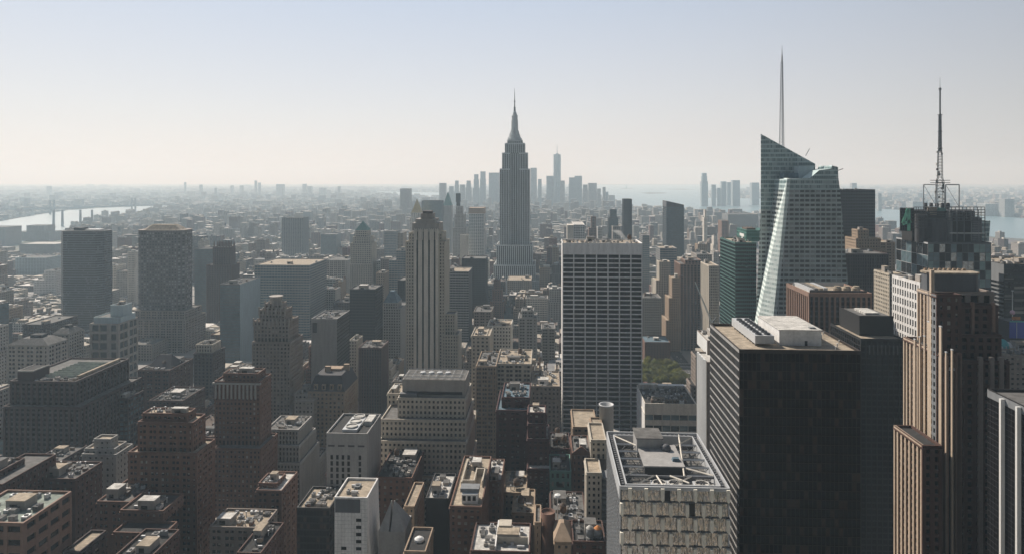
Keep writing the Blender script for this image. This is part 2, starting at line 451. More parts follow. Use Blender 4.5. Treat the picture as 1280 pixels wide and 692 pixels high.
def reg(b, X0, X1, Y0, Y1, z1):
    xs = [scr(x, y, z1) for x in (X0, X1) for y in (Y0, Y1)]
    heroes.append(dict(X0=X0, X1=X1, Y0=Y0, Y1=Y1, z=z1, a=min(p[0] for p in xs), b=max(p[0] for p in xs), yt=min(p[1] for p in xs), yf=max(p[1] for p in xs), yv=b.yv, D=Y0, bld=b))
def water_tank(b, x, y, z, r=1.9, h=3.6, k='wood', cap='roof_brown', leg=2.2):
    def drum(m): m.lathe(x, y, [(r, z + leg), (r * .97, z + leg + h)], k, 14)
    def roof(m): m.lathe(x, y, [(r * 1.08, z + leg + h), (r * .6, z + leg + h + .8), (.05, z + leg + h + 1.5)], cap, 14)
    def legs(m):
        for dx in (-1, 1):
            for dy in (-1, 1): m.bar((x + dx * r * .65, y + dy * r * .65, z), (x + dx * r * .65, y + dy * r * .65, z + leg), .14, 'steel_grey')
        m.box(x - r, x + r, y - r, y + r, z + leg - .25, z + leg - .02, 'steel_grey')
    b.one('water_tank', drum, True, [('tank_roof', roof), ('tank_stand', legs)])
def clutter(b, X0, X1, Y0, Y1, z, n=5, tank=0, wall='warm_grey', big=True):
    """lift overruns, fans, ducts and pipes on a roof deck at height z"""
    W, L = X1 - X0, Y1 - Y0
    if W < 7 or L < 7: return
    used = []
    if Y0 < 760: n = int(n * 2.2 + W * L / 90) if n else 0
    def spot(w, l):
        for _ in range(14):
            x = rnd.uniform(X0 + 1 + w / 2, X1 - 1 - w / 2) if W > w + 2.2 else None
            y = rnd.uniform(Y0 + 1 + l / 2, Y1 - 1 - l / 2) if L > l + 2.2 else None
            if x is None or y is None: return None
            if all(abs(x - u[0]) > (w + u[2]) / 2 + .4 or abs(y - u[1]) > (l + u[3]) / 2 + .4 for u in used):
                used.append((x, y, w, l)); return x, y
        return None
    if big:
        w, l, h = min(W * .4, rnd.uniform(6, 12)), min(L * .35, rnd.uniform(5, 10)), rnd.uniform(3, 5.5)
        q = spot(w, l)
        if q:
            x, y = q
            def f(m):
                m.box(x - w / 2, x + w / 2, y - l / 2, y + l / 2, z, z + h, wall)
                m.box(x - w / 2 - .15, x + w / 2 + .15, y - l / 2 - .15, y + l / 2 + .15, z + h, z + h + .3, rnd.choice(['roof_tan', 'roof_grey', 'roof_white']))
                m.box(x - w * .3, x + w * .1, y - l / 2 - .05, y - l / 2 + .2, z + .3, z + 2.4, 'g_dark')
            b.one('bulkhead', f)
    for i in range(tank):
        q = spot(4.6, 4.6)
        if q: water_tank(b, q[0], q[1], z, rnd.uniform(1.6, 2.1), rnd.uniform(3, 4))
    for i in range(n):
        t = rnd.random()
        w, l, h = rnd.uniform(1.2, 3.6), rnd.uniform(1.2, 4.5), rnd.uniform(.8, 2.2)
        q = spot(w, l)
        if not q: continue
        x, y = q
        if t < .5:
            def f(m):
                m.box(x - w / 2, x + w / 2, y - l / 2, y + l / 2, z + .3, z + .3 + h, rnd.choice(['aluminium', 'roof_grey', 'steel_grey', 'concrete', 'warm_grey']))
                m.lathe(x, y, [(min(w, l) * .35, z + .3 + h), (min(w, l) * .35, z + .6 + h)], 'louvre', 10)
                m.box(x - w / 2 + .1, x - w / 2 + .4, y - l / 2 + .1, y + l / 2 - .1, z, z + .3, 'steel_grey')
                m.box(x + w / 2 - .4, x + w / 2 - .1, y - l / 2 + .1, y + l / 2 - .1, z, z + .3, 'steel_grey')
            b.one('air_unit', f)
        elif t < .75:
            def f(m):
                m.box(x - w / 2, x + w / 2, y - l / 2, y + l / 2, z, z + h * .9, rnd.choice(['concrete', 'tan_brick', 'brown_brick', 'white_stone', wall]))
                m.box(x - w / 2 - .1, x + w / 2 + .1, y - l / 2 - .1, y + l / 2 + .1, z + h * .9, z + h * .9 + .18, 'roof_grey')
            b.one('vent_shaft', f)
        elif t < .9:
            b.one('duct', lambda m: (m.box(x - w / 2, x + w / 2, y - .4, y + .4, z + .5, z + 1.2, 'aluminium'), m.box(x - w / 2, x - w / 2 + .7, y - .35, y + .35, z, z + .5, 'aluminium'), m.box(x + w / 2 - .7, x + w / 2, y - .35, y + .35, z, z + .5, 'aluminium')))
        else:
            b.one('vent_pipe', lambda m: m.lathe(x, y, [(.3, z), (.3, z + 2.4), (.5, z + 2.5), (.5, z + 2.8)], 'aluminium', 8))
def B(name, label, cat, tiers, style, yv=692, short=None, roof='roof_grey', n=4, tank=0, left=None, right=None, group=None, D_near=640, big=True, cw='warm_grey'):
    x0, x1, y, D, ln = tiers[0][:5]
    X0, X1 = G(x0, D), G(x1, D)
    b = Bld(name, label, cat, ((X0 + X1) / 2, D + ln / 2, 0), group, short, yv, near=D <= D_near)
    z = 0
    S = dict(STY[style] if isinstance(style, str) else style)
    if S['mode'] == 'grid' and S['wall'] in MASON:
        hsh = sum(map(ord, label)); S['pair'] = hsh % 3 == 0; S['bay'] *= (.92, 1.0, 1.1, 1.2)[hsh % 4]
        if not S['band']: S['band'] = (0, 5, 8, 11, 14)[hsh % 5]
    lf = STY[left] if isinstance(left, str) else left
    rt = STY[right] if isinstance(right, str) else right
    for i, t in enumerate(tiers):
        x0, x1, y, D, ln = t[:5]
        s = S
        if len(t) > 5 and t[5]: s = STY[t[5]] if isinstance(t[5], str) else t[5]
        X0, X1 = G(x0, D), G(x1, D)
        z1 = Zp((x0 + x1) / 2, y, D)
        z0 = t[6] if len(t) > 6 else max(0, z - 1.12)
        tier(b, X0, X1, D, D + ln, z0, z1, s, lf if i == 0 or len(t) <= 5 else None, rt if i == 0 or len(t) <= 5 else None, roof)
        z = z1
    if n or tank:
        clutter(b, X0 + .8, X1 - .8, D + .8, D + ln - .8, z - 1.1, n if D < 1000 else min(n, 2), tank, cw, big)
    b.last = (X0, X1, D, D + ln, z)
    blds.append(b)
    return b
blds = []
# ------------------------------------------------------------------ buildings near the bottom left
SK, OT, AB, BB = 'skyscraper', 'office building', 'apartment building', 'building'
B('office_building', 'pinkish stone block in the bottom left corner with a flat grey-green roof', OT, [(-60, 29, 652, 300, 32)],
  ST('pink_granite', 'g_dark', bay=8.5, fl=6.2, pf=.22, sf=.55, d=.9, panes=('g_dark', 'g_mid')), short='the pinkish corner block', roof='roof_green', n=4)
B('apartment_building', 'dark brick block with two round water tanks behind the pinkish corner block', AB, [(15, 94, 597, 380, 24)], 'cocoa', yv=665, roof='roof_grey', n=6, tank=0, short='the twin-tank block')
bt = blds[-1]
for tx in (41, 54): water_tank(bt, G(tx, 390), 390, bt.last[4] - 1.1, 2.4, 4.2, 'steel_grey', 'aluminium')
B('brick_building', 'low brown block with cluttered pale roof at the left edge beside the twin-tank block', BB, [(-40, 3, 604, 350, 40), (-30, -4, 590, 358, 20)], 'cocoa', yv=640, n=5)
B('brick_building', 'small dark block with a plain grey roof behind the twin-tank block', BB, [(38, 72, 577, 440, 30)], 'dstone', yv=590, n=2)
B('office_building', 'huge dark brown complex with a glass-roofed top and a square roof box at far left', OT, [(4, 100, 508, 493, 78), (12, 94, 476, 500, 67)], ST('dark_stone', 'g_dark', mode='vert', bay=4.2, pf=.42, sf=.45, d=.9, sp='dark_panel', panes=DK), yv=610, short='the dark brown complex', n=0, D_near=600)
b = blds[-1]; X0, X1, Y0, Y1, zz = b.last
def f(m):
    for i in range(9):
        a = Y0 + 12 + i * 4.6
        m.loft([[(X0 + 18, a, zz - 1.1), (X1 - 9, a, zz - 1.1), (X1 - 9, a + 4.5, zz - 1.1), (X0 + 18, a + 4.5, zz - 1.1)], [(X0 + 18, a + 2, zz + 1), (X1 - 9, a + 2, zz + 1), (X1 - 9, a + 2.4, zz + 1), (X0 + 18, a + 2.4, zz + 1)]], 'roof_green')
b.one('skylight', f)
def f(m):
    m.box(X0 + 3, X0 + 15, Y0 + 4, Y0 + 22, zz - 1.1, zz + 6, 'dark_stone'); m.box(X0 + 4, X0 + 14, Y0 + 5, Y0 + 21, zz + 6, zz + 6.2, 'roof_dark')
    for a in ((X0 + 2.9, X0 + 15.1, Y0 + 3.9, Y0 + 4.5), (X0 + 2.9, X0 + 3.5, Y0 + 4.5, Y0 + 22), (X0 + 14.5, X0 + 15.1, Y0 + 4.5, Y0 + 22)): m.box(*a, zz + 5.8, zz + 6.7, 'grey_stone')
b.one('bulkhead', f)
clutter(b, X0 + 16, X1 - 1, Y0 + 1, Y0 + 11, zz - 1.1, 8, 0, big=False)
b.one('duct', lambda m: m.box(X1 - 7, X1 - 5, Y0 + 12, Y1 - 4, zz - 1, zz + 1.2, 'roof_tan'))
B('office_building', 'dark glass wing with a pale flat roof to the right of the dark brown complex', OT, [(134, 160, 497, 540, 22)], ST('dark_stone', 'g_mid', pf=.15, sf=.3, bay=3, panes=('g_dark', 'g_mid', 'g_blue')), yv=560, n=3)
B('civic_building', 'pale grey block with a stepped penthouse just left of the brick apartment tower', BB, [(102, 145, 567, 420, 18), (106, 143, 560, 423, 13), (117, 138, 548, 426, 8)], ST('grey_stone', bay=4.2, pf=.6, sf=.55), yv=625, roof='roof_tan', n=3, big=False)
B('brick_building', 'low brown block with small parapets just left of the brick apartment tower', BB, [(121, 162, 626, 360, 28)], 'brown', yv=660, n=3)
B('apartment_building', 'stepped lower brick block at the foot of the brick apartment tower', AB, [(141, 206, 665, 335, 12), (150, 204, 637, 347, 20)], 'brown', n=2, roof='roof_dark')
B('apartment_tower', 'reddish brown brick apartment tower with stepped crown and stone bands in the lower left', AB, [(160, 246, 565, 380, 22), (172, 241, 527, 384, 15), (178, 234, 516, 387, 10)],
  ST('brown_brick', pf=.5, sf=.5, bay=3.1, fl=3.3, band=9), short='the brick apartment tower', n=6, roof='roof_tan', yv=692)
B('office_building', 'low terrace roof with a pale rim between the corner block and the brick towers', BB, [(80, 100, 688, 320, 20)], 'dstone', n=2, roof='roof_tan')
B('brick_building', 'dark roofed block cut by the bottom edge below the brick apartment tower', BB, [(140, 186, 697, 300, 26)], 'cocoa', n=3, roof='roof_dark')
B('apartment_tower', 'brown brick tower with a columned stone top, left of the stepped ornate tower', AB, [(267, 326, 560, 466, 30), (268, 325, 476, 475, 20), (279, 322, 466, 479, 14)],
  ST('brown_brick', pf=.5, sf=.48, bay=3.0, fl=3.4, band=11), short='the columned brick tower', n=2, roof='roof_grey', yv=650)
b = blds[-1]
b.one('colonnade', lambda m: [m.box(G(267, 475) + 1.2 + i * 2.9, G(267, 475) + 2.3 + i * 2.9, 474.0, 474.9, b.last[4] - 17, b.last[4] - 7, 'grey_stone') for i in range(11)])
b.one('cornice', lambda m: m.box(G(267, 475) - .7, G(325, 475) + .7, 474.0, 475.4, b.last[4] - 6.8, b.last[4] - 5.6, 'grey_stone'))
B('apartment_building', 'rust-brown block with a bright tan roof at the foot of the columned brick tower', AB, [(262, 328, 658, 350, 20)], ST('taupe', pf=.5, sf=.5, bay=3, fl=3.6, band=6), n=7, roof='roof_tan')
B('brick_building', 'long brown wing with bright patches of roof right of the rust-brown block', AB, [(320, 352, 612, 392, 26), (323, 346, 603, 397, 14)], 'brown', n=5, roof='roof_white')
B('office_building', 'dark brick block cut by the bottom edge, left of the white gridded tower', AB, [(296, 326, 690, 330, 30)], 'cocoa', n=3, roof='roof_dark')
# ------------------------------------------------------------------ left middle distance
B('office_building', 'grey block with low hipped roof and arched windows behind the dark brown complex', BB, [(9, 60, 431, 700, 30)], ST('warm_grey', pf=.45, sf=.45, bay=4.4, fl=4.4), yv=480, short='the hip-roofed grey block', n=0)
def hip(b, k='roof_grey', h=5.5, inset=.24, box=True):
    X0, X1, Y0, Y1, z = b.last; z += .1; w, l = X1 - X0, Y1 - Y0
    b.one('hip_roof', lambda m: m.loft([[(X0 - .5, Y0 - .5, z), (X1 + .5, Y0 - .5, z), (X1 + .5, Y1, z), (X0 - .5, Y1, z)], [(X0 + w * inset, Y0 + l * inset, z + h), (X1 - w * inset, Y0 + l * inset, z + h), (X1 - w * inset, Y1 - l * inset, z + h), (X0 + w * inset, Y1 - l * inset, z + h)]], k))
    if box: b.one('bulkhead', lambda m: m.box(X0 + w * .38, X1 - w * .34, Y0 + l * .35, Y1 - l * .35, z + h, z + h + 3, 'roof_dark'))
hip(blds[-1])
B('office_building', 'second hip-roofed pale block, smaller and further back toward the dark glass tower', BB, [(66, 86, 417, 760, 26)], ST('warm_grey', pf=.4, sf=.45, bay=4.4), yv=450, n=0); hip(blds[-1], h=5)
B('office_building', 'low dark bluish block right in front of the two beige slabs at left', BB, [(28, 58, 405, 860, 60)], 'dstone', yv=425, n=2)
B('office_building', 'squat stone block with two rows of large square windows and a blue-grey penthouse', OT, [(112, 148, 404, 800, 40), (117, 151, 396, 806, 30, 'plainblue'), (138, 154, 381, 815, 18, 'plainblue')], ST('warm_grey', 'g_mid', bay=10, fl=11, pf=.3, sf=.28, d=1.1), yv=446, n=2)
B('glass_tower', 'dark blue-black glass tower with cut corners at left', SK, [(70, 126, 420, 1098, 42)], 'curtain', yv=425, short='the dark glass tower at left', n=0)
b = blds[-1]; X0, X1, Y0, Y1, z0 = b.last
m_ = patmat('pat_darkglass', (0.075, 0.085, 0.095), (0.012, 0.017, 0.022), bay=1.8, fl=3.9, pf=.12, sf=.45, grough=.12, blinds=.1)
def cham(X0, X1, Y0, Y1, c, c2=None):
    c2 = c if c2 is None else c2
    return [(X0 + c, Y0), (X1 - c2, Y0), (X1, Y0 + c2), (X1, Y1 - c), (X1 - c, Y1), (X0 + c, Y1), (X0, Y1 - c), (X0, Y0 + c)]
zt = Zp(98, 289, 1100)
b.one('glass_shaft', lambda m: (m.prism(cham(X0, X1, Y0, Y1, 12, 9), z0 - 1.1, zt, 'pat_darkglass'), m.prism(cham(X0 + 3, X1 - 3, Y0 + 3, Y1 - 3, 14), zt - .01, zt + .4, 'roof_dark')))
b.one('bulkhead', lambda m: (m.box(X0 + 22, X0 + 36, Y0 + 12, Y0 + 28, zt, zt + 5, 'louvre'), m.box(X0 + 40, X1 - 12, Y0 + 14, Y1 - 14, zt, zt + 2, 'aluminium')))
reg(b, X0, X1, Y0, Y1, zt)
B('office_tower', 'tall brown stone tower with small pale windows and a shallow tan pyramid roof', SK, [(158, 232, 399, 985, 60), (168, 231, 388, 990, 50)], ST('taupe', 'g_dark', pf=.45, sf=.42, bay=4, fl=3.8, panes=DK), yv=470, short='the pyramid-topped brown tower', n=0)
b = blds[-1]; z0 = b.last[4]
patmat('pat_brownstone', (0.11, 0.1, 0.1), (0.02, 0.022, 0.025), bay=4.3, fl=4.2, pf=.5, sf=.5, blinds=.42, bcol=(.6, .6, .6))
X0, X1 = G(169, 1000), G(228, 1000); zt = Zp(205, 289, 1000)
b.one('shaft', lambda m: (m.prism(cham(X0, X1, 1000, 1037, 8), z0 - 1, zt, 'pat_brownstone'), m.prism(cham(X0 - .6, X1 + .6, 999.4, 1037.6, 8), zt, zt + 1.5, 'taupe')))
b.one('pyramid_roof', lambda m: m.loft([[(x, y, zt + 1.5) for x, y in cham(X0 + 8, X1 - 8, 1004, 1033, 5)], [(x, y, zt + 9) for x, y in cham(X0 + 18, X1 - 18, 1012, 1025, 2)]], 'roof_tan'))
reg(b, X0, X1, 1000, 1037, zt)
B('office_building', 'brown windowed wing left of the pyramid-topped tower, standing on its base', OT, [(158, 190, 430, 940, 40)], 'taupe', yv=500, n=2)
B('glass_tower', 'dark glass slab squeezed between the pyramid-topped tower and the spiky crown', SK, [(243, 266, 311, 1200, 40)], 'curtain', yv=400, n=0, roof='roof_dark')
B('office_tower', 'brown tower crowned with a row of thin spikes', SK, [(258, 289, 331, 1140, 32), (266, 288, 309, 1148, 20)], 'vbrown', yv=412, short='the spiky brown tower', n=0)
b = blds[-1]; X0, X1, Y0, Y1, zt = b.last
for sx in range(12): b.one('spike', lambda m: [m.loft([[(x - 1, y - 1, zt), (x + 1, y - 1, zt), (x + 1, y + 1, zt), (x - 1, y + 1, zt)], [(x - .9, y - .9, zt + 6), (x + .9, y - .9, zt + 6), (x + .9, y + .9, zt + 6), (x - .9, y + .9, zt + 6)], [(x - .15, y - .15, zt + 11), (x + .15, y - .15, zt + 11), (x + .15, y + .15, zt + 11), (x - .15, y + .15, zt + 11)]], 'cocoa') for y in ((Y0 + 1.2, Y1 - 1.2)[sx // 6],) for x in [X0 + 2 + (sx % 6) * (X1 - X0 - 4) / 5]])
B('glass_building', 'glass office block with dark front and pale blue-grey side wall behind the stepped ornate tower', OT, [(275, 300, 355, 900, 66)], 'curtain', yv=455, short='the pale-sided glass block', right='plainblue', n=3, roof='roof_dark')
B('office_building', 'dark block with a white-columned top floor left of the pale-sided glass block', BB, [(242, 266, 441, 700, 28), (245, 265, 430, 705, 20, 'vlime')], 'dstone', yv=500, n=2)
B('office_building', 'dark brown gabled block in shade behind the brick apartment tower', BB, [(172, 212, 462, 640, 44)], 'cocoa', yv=530, n=4, tank=1, roof='roof_dark')
b = blds[-1]; X0, X1, Y0, Y1, zt = b.last
b.one('gable_roof', lambda m: m.loft([[(X0 + 4, Y0 + 8, zt - 1), (X1 - 3, Y0 + 8, zt - 1), (X1 - 3, Y0 + 32, zt - 1), (X0 + 4, Y0 + 32, zt - 1)], [(X0 + 11, Y0 + 19.5, zt + 10), (X1 - 9, Y0 + 19.5, zt + 10), (X1 - 9, Y0 + 20.5, zt + 10), (X0 + 11, Y0 + 20.5, zt + 10)]], 'slate'))
B('office_building', 'broad dark block in shade right of the glass wing', BB, [(186, 228, 500, 585, 40)], 'cocoa', yv=540, n=5, roof='roof_dark')
B('brick_building', 'dark brick block between the two brown brick towers', BB, [(225, 268, 545, 520, 50)], 'cocoa', yv=580, n=4, roof='roof_brown')
B('office_building', 'wide office block with pale horizontal bands and a flat cream roof', OT, [(318, 387, 331, 1000, 80)], 'hgrey', yv=425, short='the wide banded office block', n=4, roof='roof_tan')
B('skyscraper', 'grey ribbed tower standing alone above the low far blocks', SK, [(352, 379, 272, 1900, 46)], ST('steel_grey', mode='vert', bay=5.2, pf=.5, d=1.2), yv=322, short='the lone ribbed tower', n=0, roof='roof_grey')
B('apartment_tower', 'short hazy bluish tower to the right of the lone ribbed tower', AB, [(401, 420, 293, 2000, 50)], 'curtain', yv=322, n=0)
B('office_building', 'low hazy block behind the wide banded office block', BB, [(407, 434, 325, 1300, 60)], 'grey', yv=350, n=2)
B('office_tower', 'grey stone tower with setbacks and a green copper pyramid', SK, [(437, 466, 330, 1240, 38), (438, 465, 304, 1244, 34), (441, 463, 296, 1248, 28), (444, 460, 288, 1252, 22)], 'lime', yv=360, short='the copper-pyramid tower', n=0)
b = blds[-1]; X0, X1, Y0, Y1, zt = b.last
b.one('pyramid_roof', lambda m: m.loft([[(X0, Y0, zt), (X1, Y0, zt), (X1, Y1, zt), (X0, Y1, zt)], [((X0 + X1) / 2 - .3, (Y0 + Y1) / 2 - .3, zt + 17), ((X0 + X1) / 2 + .3, (Y0 + Y1) / 2 - .3, zt + 17), ((X0 + X1) / 2 + .3, (Y0 + Y1) / 2 + .3, zt + 17), ((X0 + X1) / 2 - .3, (Y0 + Y1) / 2 + .3, zt + 17)]], 'copper'))
B('office_tower', 'black box-like tower with a blank dark front left of the tall striped limestone tower', SK, [(437, 469, 361, 850, 40)], 'black', yv=428, short='the black box tower', n=2, roof='roof_grey')
B('office_tower', 'slim brown-grey tower directly below the black box tower', OT, [(448, 477, 434, 740, 34)], 'vbrown', yv=520, short='the slim brown-grey tower', n=3)
B('office_building', 'narrow pale block between the plain grey slab and the slim brown-grey tower', BB, [(436, 446, 425, 790, 26)], 'lime', yv=490, n=1)
B('office_building', 'grey stone block with a peaked teal roof right of the black box tower', BB, [(476, 501, 385, 900, 50), (479, 497, 378, 905, 26)], 'grey', yv=440, n=0, short='the teal-peaked block')
b = blds[-1]; X0, X1, Y0, Y1, zt = b.last
b.one('peaked_roof', lambda m: m.loft([[(X0, Y0, zt), (X1, Y0, zt), (X1, Y1, zt), (X0, Y1, zt)], [(X0 + 7, Y0 + 9, zt + 14), (X1 - 7, Y0 + 9, zt + 14), (X1 - 7, Y1 - 9, zt + 14), (X0 + 7, Y1 - 9, zt + 14)]], 'roof_blue'))
B('office_tower', 'stepped ornate beige tower with crenellated crown left of the plain grey slab', SK, [(315, 363, 427, 614, 32), (317, 361, 401, 620, 25), (324, 356, 387, 623, 19), (331, 352, 379, 626, 13)],
  ST('taupe', pf=.45, sf=.42, bay=3.2, fl=3.5, mode='grid', d=.7), yv=560, short='the stepped ornate tower', n=2, roof='roof_tan', D_near=640)
b = blds[-1]
for (xa, xb, yy, DD) in ((317, 361, 401, 620), (324, 356, 387, 623), (331, 352, 379, 626)):
    z = Zp(345, yy, DD); A, C = G(xa, DD), G(xb, DD); k = int((C - A) / 3.6)
    b.one('crenellation', lambda m: [m.box(A + i * (C - A) / k - .6, A + i * (C - A) / k + .6, DD - .5, DD + .8, z - 5, z + 2.4, 'warm_grey') for i in range(k + 1)])
b.one('crown_drum', lambda m: m.lathe((b.last[0] + b.last[1]) / 2, 633, [(5, b.last[4] - 1), (6, b.last[4] + 5), (6.5, b.last[4] + 5), (6.5, b.last[4] + 6)], 'warm_grey', 12))
B('office_building', 'ribbed grey block stepping down in terraces below the stepped ornate tower', OT, [(330, 375, 578, 500, 44), (331, 374, 556, 505, 37), (332, 373, 536, 510, 30)], 'vgrey', yv=625, short='the terraced ribbed block', n=3)
B('office_building', 'low stone wing with a bright roof right of the stepped ornate tower', BB, [(368, 392, 500, 590, 40), (368, 388, 492, 600, 22)], 'warm', yv=560, n=2, roof='roof_tan')
B('office_building', 'plain grey slab with blank front and a dark glass right side', OT, [(389, 421, 398, 680, 46)], 'plain', yv=470, short='the plain grey slab', right='black', n=6, big=False)
b = blds[-1]
b.one('louvre', lambda m: m.box(b.last[0] + 1.5, b.last[0] + 6, 679.3, 680.3, b.last[4] - 14, b.last[4] - 4, 'louvre'))
B('hotel_building', 'brown building with steep dark mansard roofs and dormers below the plain grey slab', BB, [(385, 431, 489, 600, 42)], ST('tan_brick', pf=.5, sf=.45, bay=3.5, band=3), yv=560, short='the mansard-roofed block', n=0)
b = blds[-1]; X0, X1, Y0, Y1, zt = b.last
b.one('mansard_roof', lambda m: m.loft([[(X0, Y0 + .5, zt + .1), (X1, Y0 + .5, zt + .1), (X1, Y1, zt + .1), (X0, Y1, zt + .1)], [(X0 + 5, Y0 + 6, zt + 13), (X1 - 5, Y0 + 6, zt + 13), (X1 - 5, Y1 - 5, zt + 13), (X0 + 5, Y1 - 5, zt + 13)]], 'slate'))
for i in range(4): b.one('dormer', lambda m: (m.box(X0 + 5 + i * 7.2, X0 + 8.4 + i * 7.2, Y0 + 1, Y0 + 6, zt + 1, zt + 6, 'tan_brick'), m.box(X0 + 5.8 + i * 7.2, X0 + 7.6 + i * 7.2, Y0 + .9, Y0 + 1.1, zt + 2, zt + 5, 'g_dark')))
for (cx, cy) in ((.3, .4), (.75, .6)): b.one('chimney', lambda m: m.box(X0 + (X1 - X0) * cx, X0 + (X1 - X0) * cx + 5, Y0 + 40 * cy, Y0 + 40 * cy + 3, zt + 12, zt + 18, 'tan_brick'))
b.one('copper_roof', lambda m: m.box(X0 + 12, X0 + 24, Y0 + 20, Y0 + 30, zt + 13, zt + 15, 'tan_brick'))
# ------------------------------------------------------------------ centre
LP = ('g_dark', 'g_dark', 'g_mid', 'g_dark', 'g_blind')
B('office_building', 'large stepped limestone block with pipework on its roof, below the striped tower', OT,
  [(470, 584, 594, 440, 62), (474, 583, 551, 446, 55), (476, 583, 524, 453, 46), (497, 582, 497, 460, 36)], ST('limestone', pf=.5, sf=.45, bay=2.9, fl=3.7, d=.5, panes=LP), yv=622, short='the stepped limestone block', n=0)
b = blds[-1]; X0, X1, Y0, Y1, z0 = b.last; zt = Zp(540, 474, 466)
b.one('penthouse', lambda m: (m.box(X0 + 2, X1 - 1, 466, 490, z0 - 1.1, zt, 'warm_grey'), m.box(X0 + 2.5, X1 - 1.5, 466.5, 489.5, zt, zt + .12, 'roof_grey')))
b.one('louvre_band', lambda m: m.box(X0 + 5, X1 - 3, 465.7, 466, z0 + .6, z0 + 2.6, 'g_mid'))
b.one('roof_pipes', lambda m: [m.bar((X0 + 3 + i * 5.5, 466.6, zt + 1.4), (X0 + 3 + i * 5.5, 488, zt + 1.4), .16, 'aluminium') for i in range(8)] + [m.bar((X0 + 3, yy, zt + 1.5), (X1 - 3, yy, zt + 1.5), .2, 'aluminium') for yy in (467, 474, 487)] + [m.bar((X0 + 3 + i * 5.5, yy, zt), (X0 + 3 + i * 5.5, yy, zt + 1.6), .15, 'aluminium') for i in range(8) for yy in (467, 487)])
b.one('air_unit', lambda m: m.box(X0 + 1, X0 + 13, 461.5, 465.5, z0 - 1, z0 + 2.2, 'smoke_metal'))
for i in range(4): b.one('fan_unit', lambda m: m.lathe(X0 + 14 + i * 6, 480, [(2, zt + .1), (2, zt + 1.3), (1.6, zt + 1.5)], 'aluminium', 12))
B('office_building', 'grey stone wing to the left of the stepped limestone block with a sunlit roof', OT, [(484, 500, 491, 486, 24)], ST('limestone', pf=.5, sf=.45, bay=2.9, panes=LP), yv=560, n=1, roof='roof_tan')
# tall striped limestone tower
b = Bld('office_tower', 'tall limestone tower with four dark vertical window stripes and a stepped crown', SK, (G(530, 760), 775, 0), None, 'the striped limestone tower', 470, True)
sL = ST('limestone', pf=.55, sf=.45, bay=3.2, fl=3.7, panes=LP)
T = lambda x0, x1, y, D, ln, s=sL, z0=0, **k: tier(b, G(x0, D), G(x1, D), D, D + ln, z0, Zp((x0 + x1) / 2, y, D), s, **k)
T(507, 556, 302, 764, 38); zz = Zp(530, 302, 764)
T(511, 553, 291, 768, 30, z0=zz - 1.1); z2 = Zp(530, 291, 768)
T(552.6, 573, 418, 762, 30); T(553, 569, 392, 768, 20, z0=Zp(560, 418, 762) - 1.1)
Xa, Xb = G(517.5, 760), G(547.5, 760); zt = Zp(532, 290, 760)
m = b.g('shaft'); stripes = [521.5, 528.6, 536.2, 543.2]
m.box(Xa + 1, Xb - 1, 760.8, 766, 0, zt, 'g_black')
edges = [517.5] + sum([[s - 1.15, s + 1.15] for s in stripes], []) + [547.5]
for i in range(0, len(edges), 2): m.box(G(edges[i], 760), G(edges[i + 1], 760), 760, 764.05, 0, zt + 2.5, 'pale_stone')
m.box(Xa, Xb, 764, 795, z2 - 1.1, zt + 1, 'limestone')
def f(m):
    for i in range(13):
        x = Xa + .5 + i * (Xb - Xa - 1.6) / 12
        m.box(x, x + .7, 759.5, 761, zt - 9, zt + 4, 'pale_stone')
    m.box(G(515, 762), G(549, 762), 763, 793, zt + 1, Zp(532, 279, 763), 'warm_grey')
b.one('crown', f)
b.one('crown_top', lambda m: (m.box(G(519, 764), G(544, 764), 765, 790, Zp(532, 279, 763), Zp(532, 274, 765), 'warm_grey'), m.box(G(525, 764), G(540, 764), 768, 786, Zp(532, 274, 765), Zp(532, 267, 768), 'taupe'), m.box(G(527, 764), G(538, 764), 770, 784, Zp(532, 267, 768), Zp(532, 264, 770), 'dark_stone')))
blds.append(b); b.finish()
B('office_building', 'banded grey office block with rounded corner right behind the striped limestone tower', OT, [(556, 586, 339, 1000, 48)], ST('concrete', 'g_mid', pf=.06, sf=.5, bay=4), yv=430, right='plaindark', n=3, roof='roof_tan', short='the banded grey block')
B('office_tower', 'dark slab tower behind the banded grey block', SK, [(577, 607, 323, 1150, 44)], 'blackv', yv=400, n=2, short='the dark slab')
B('apartment_tower', 'blue glass tower with a brownish crown left of the tallest spired skyscraper', SK, [(586, 605, 267, 1700, 45)], ST('white_stone', 'g_blue', mode='vert', bay=5.5, pf=.14, sf=.3, d=.5, panes=('g_blue',)), yv=322, n=0, short='the blue glass tower')
b = blds[-1]; b.one('crown', lambda m: m.box(b.last[0] - .3, b.last[1] + .3, b.last[2] - .3, b.last[3], b.last[4], Zp(595, 260, 1700), 'tan_brick'))
B('apartment_tower', 'small pale plain tower just left of the blue glass tower', AB, [(575, 584, 294, 1650, 30)], 'plainlime', yv=325, n=0)
B('office_tower', 'ornate stepped greenish tower between the pointed clock tower and the blue glass tower', SK, [(566, 583, 285, 1750, 40), (568, 581, 268, 1755, 30), (570, 578, 258, 1760, 20)], 'grey', yv=325, n=0)
B('apartment_tower', 'needle-thin dark tower with a wider top rising over the stepped greenish tower', AB, [(570.5, 574.5, 252, 1850, 14), (569.8, 575, 242, 1848, 16)], 'blackv', yv=290, n=0)
B('clock_tower', 'pale campanile tower with a steep pointed roof', SK, [(554, 564.5, 257, 2200, 26)], 'grey', yv=325, n=0, short='the pointed campanile')
b = blds[-1]; X0, X1, Y0, Y1, zt = b.last
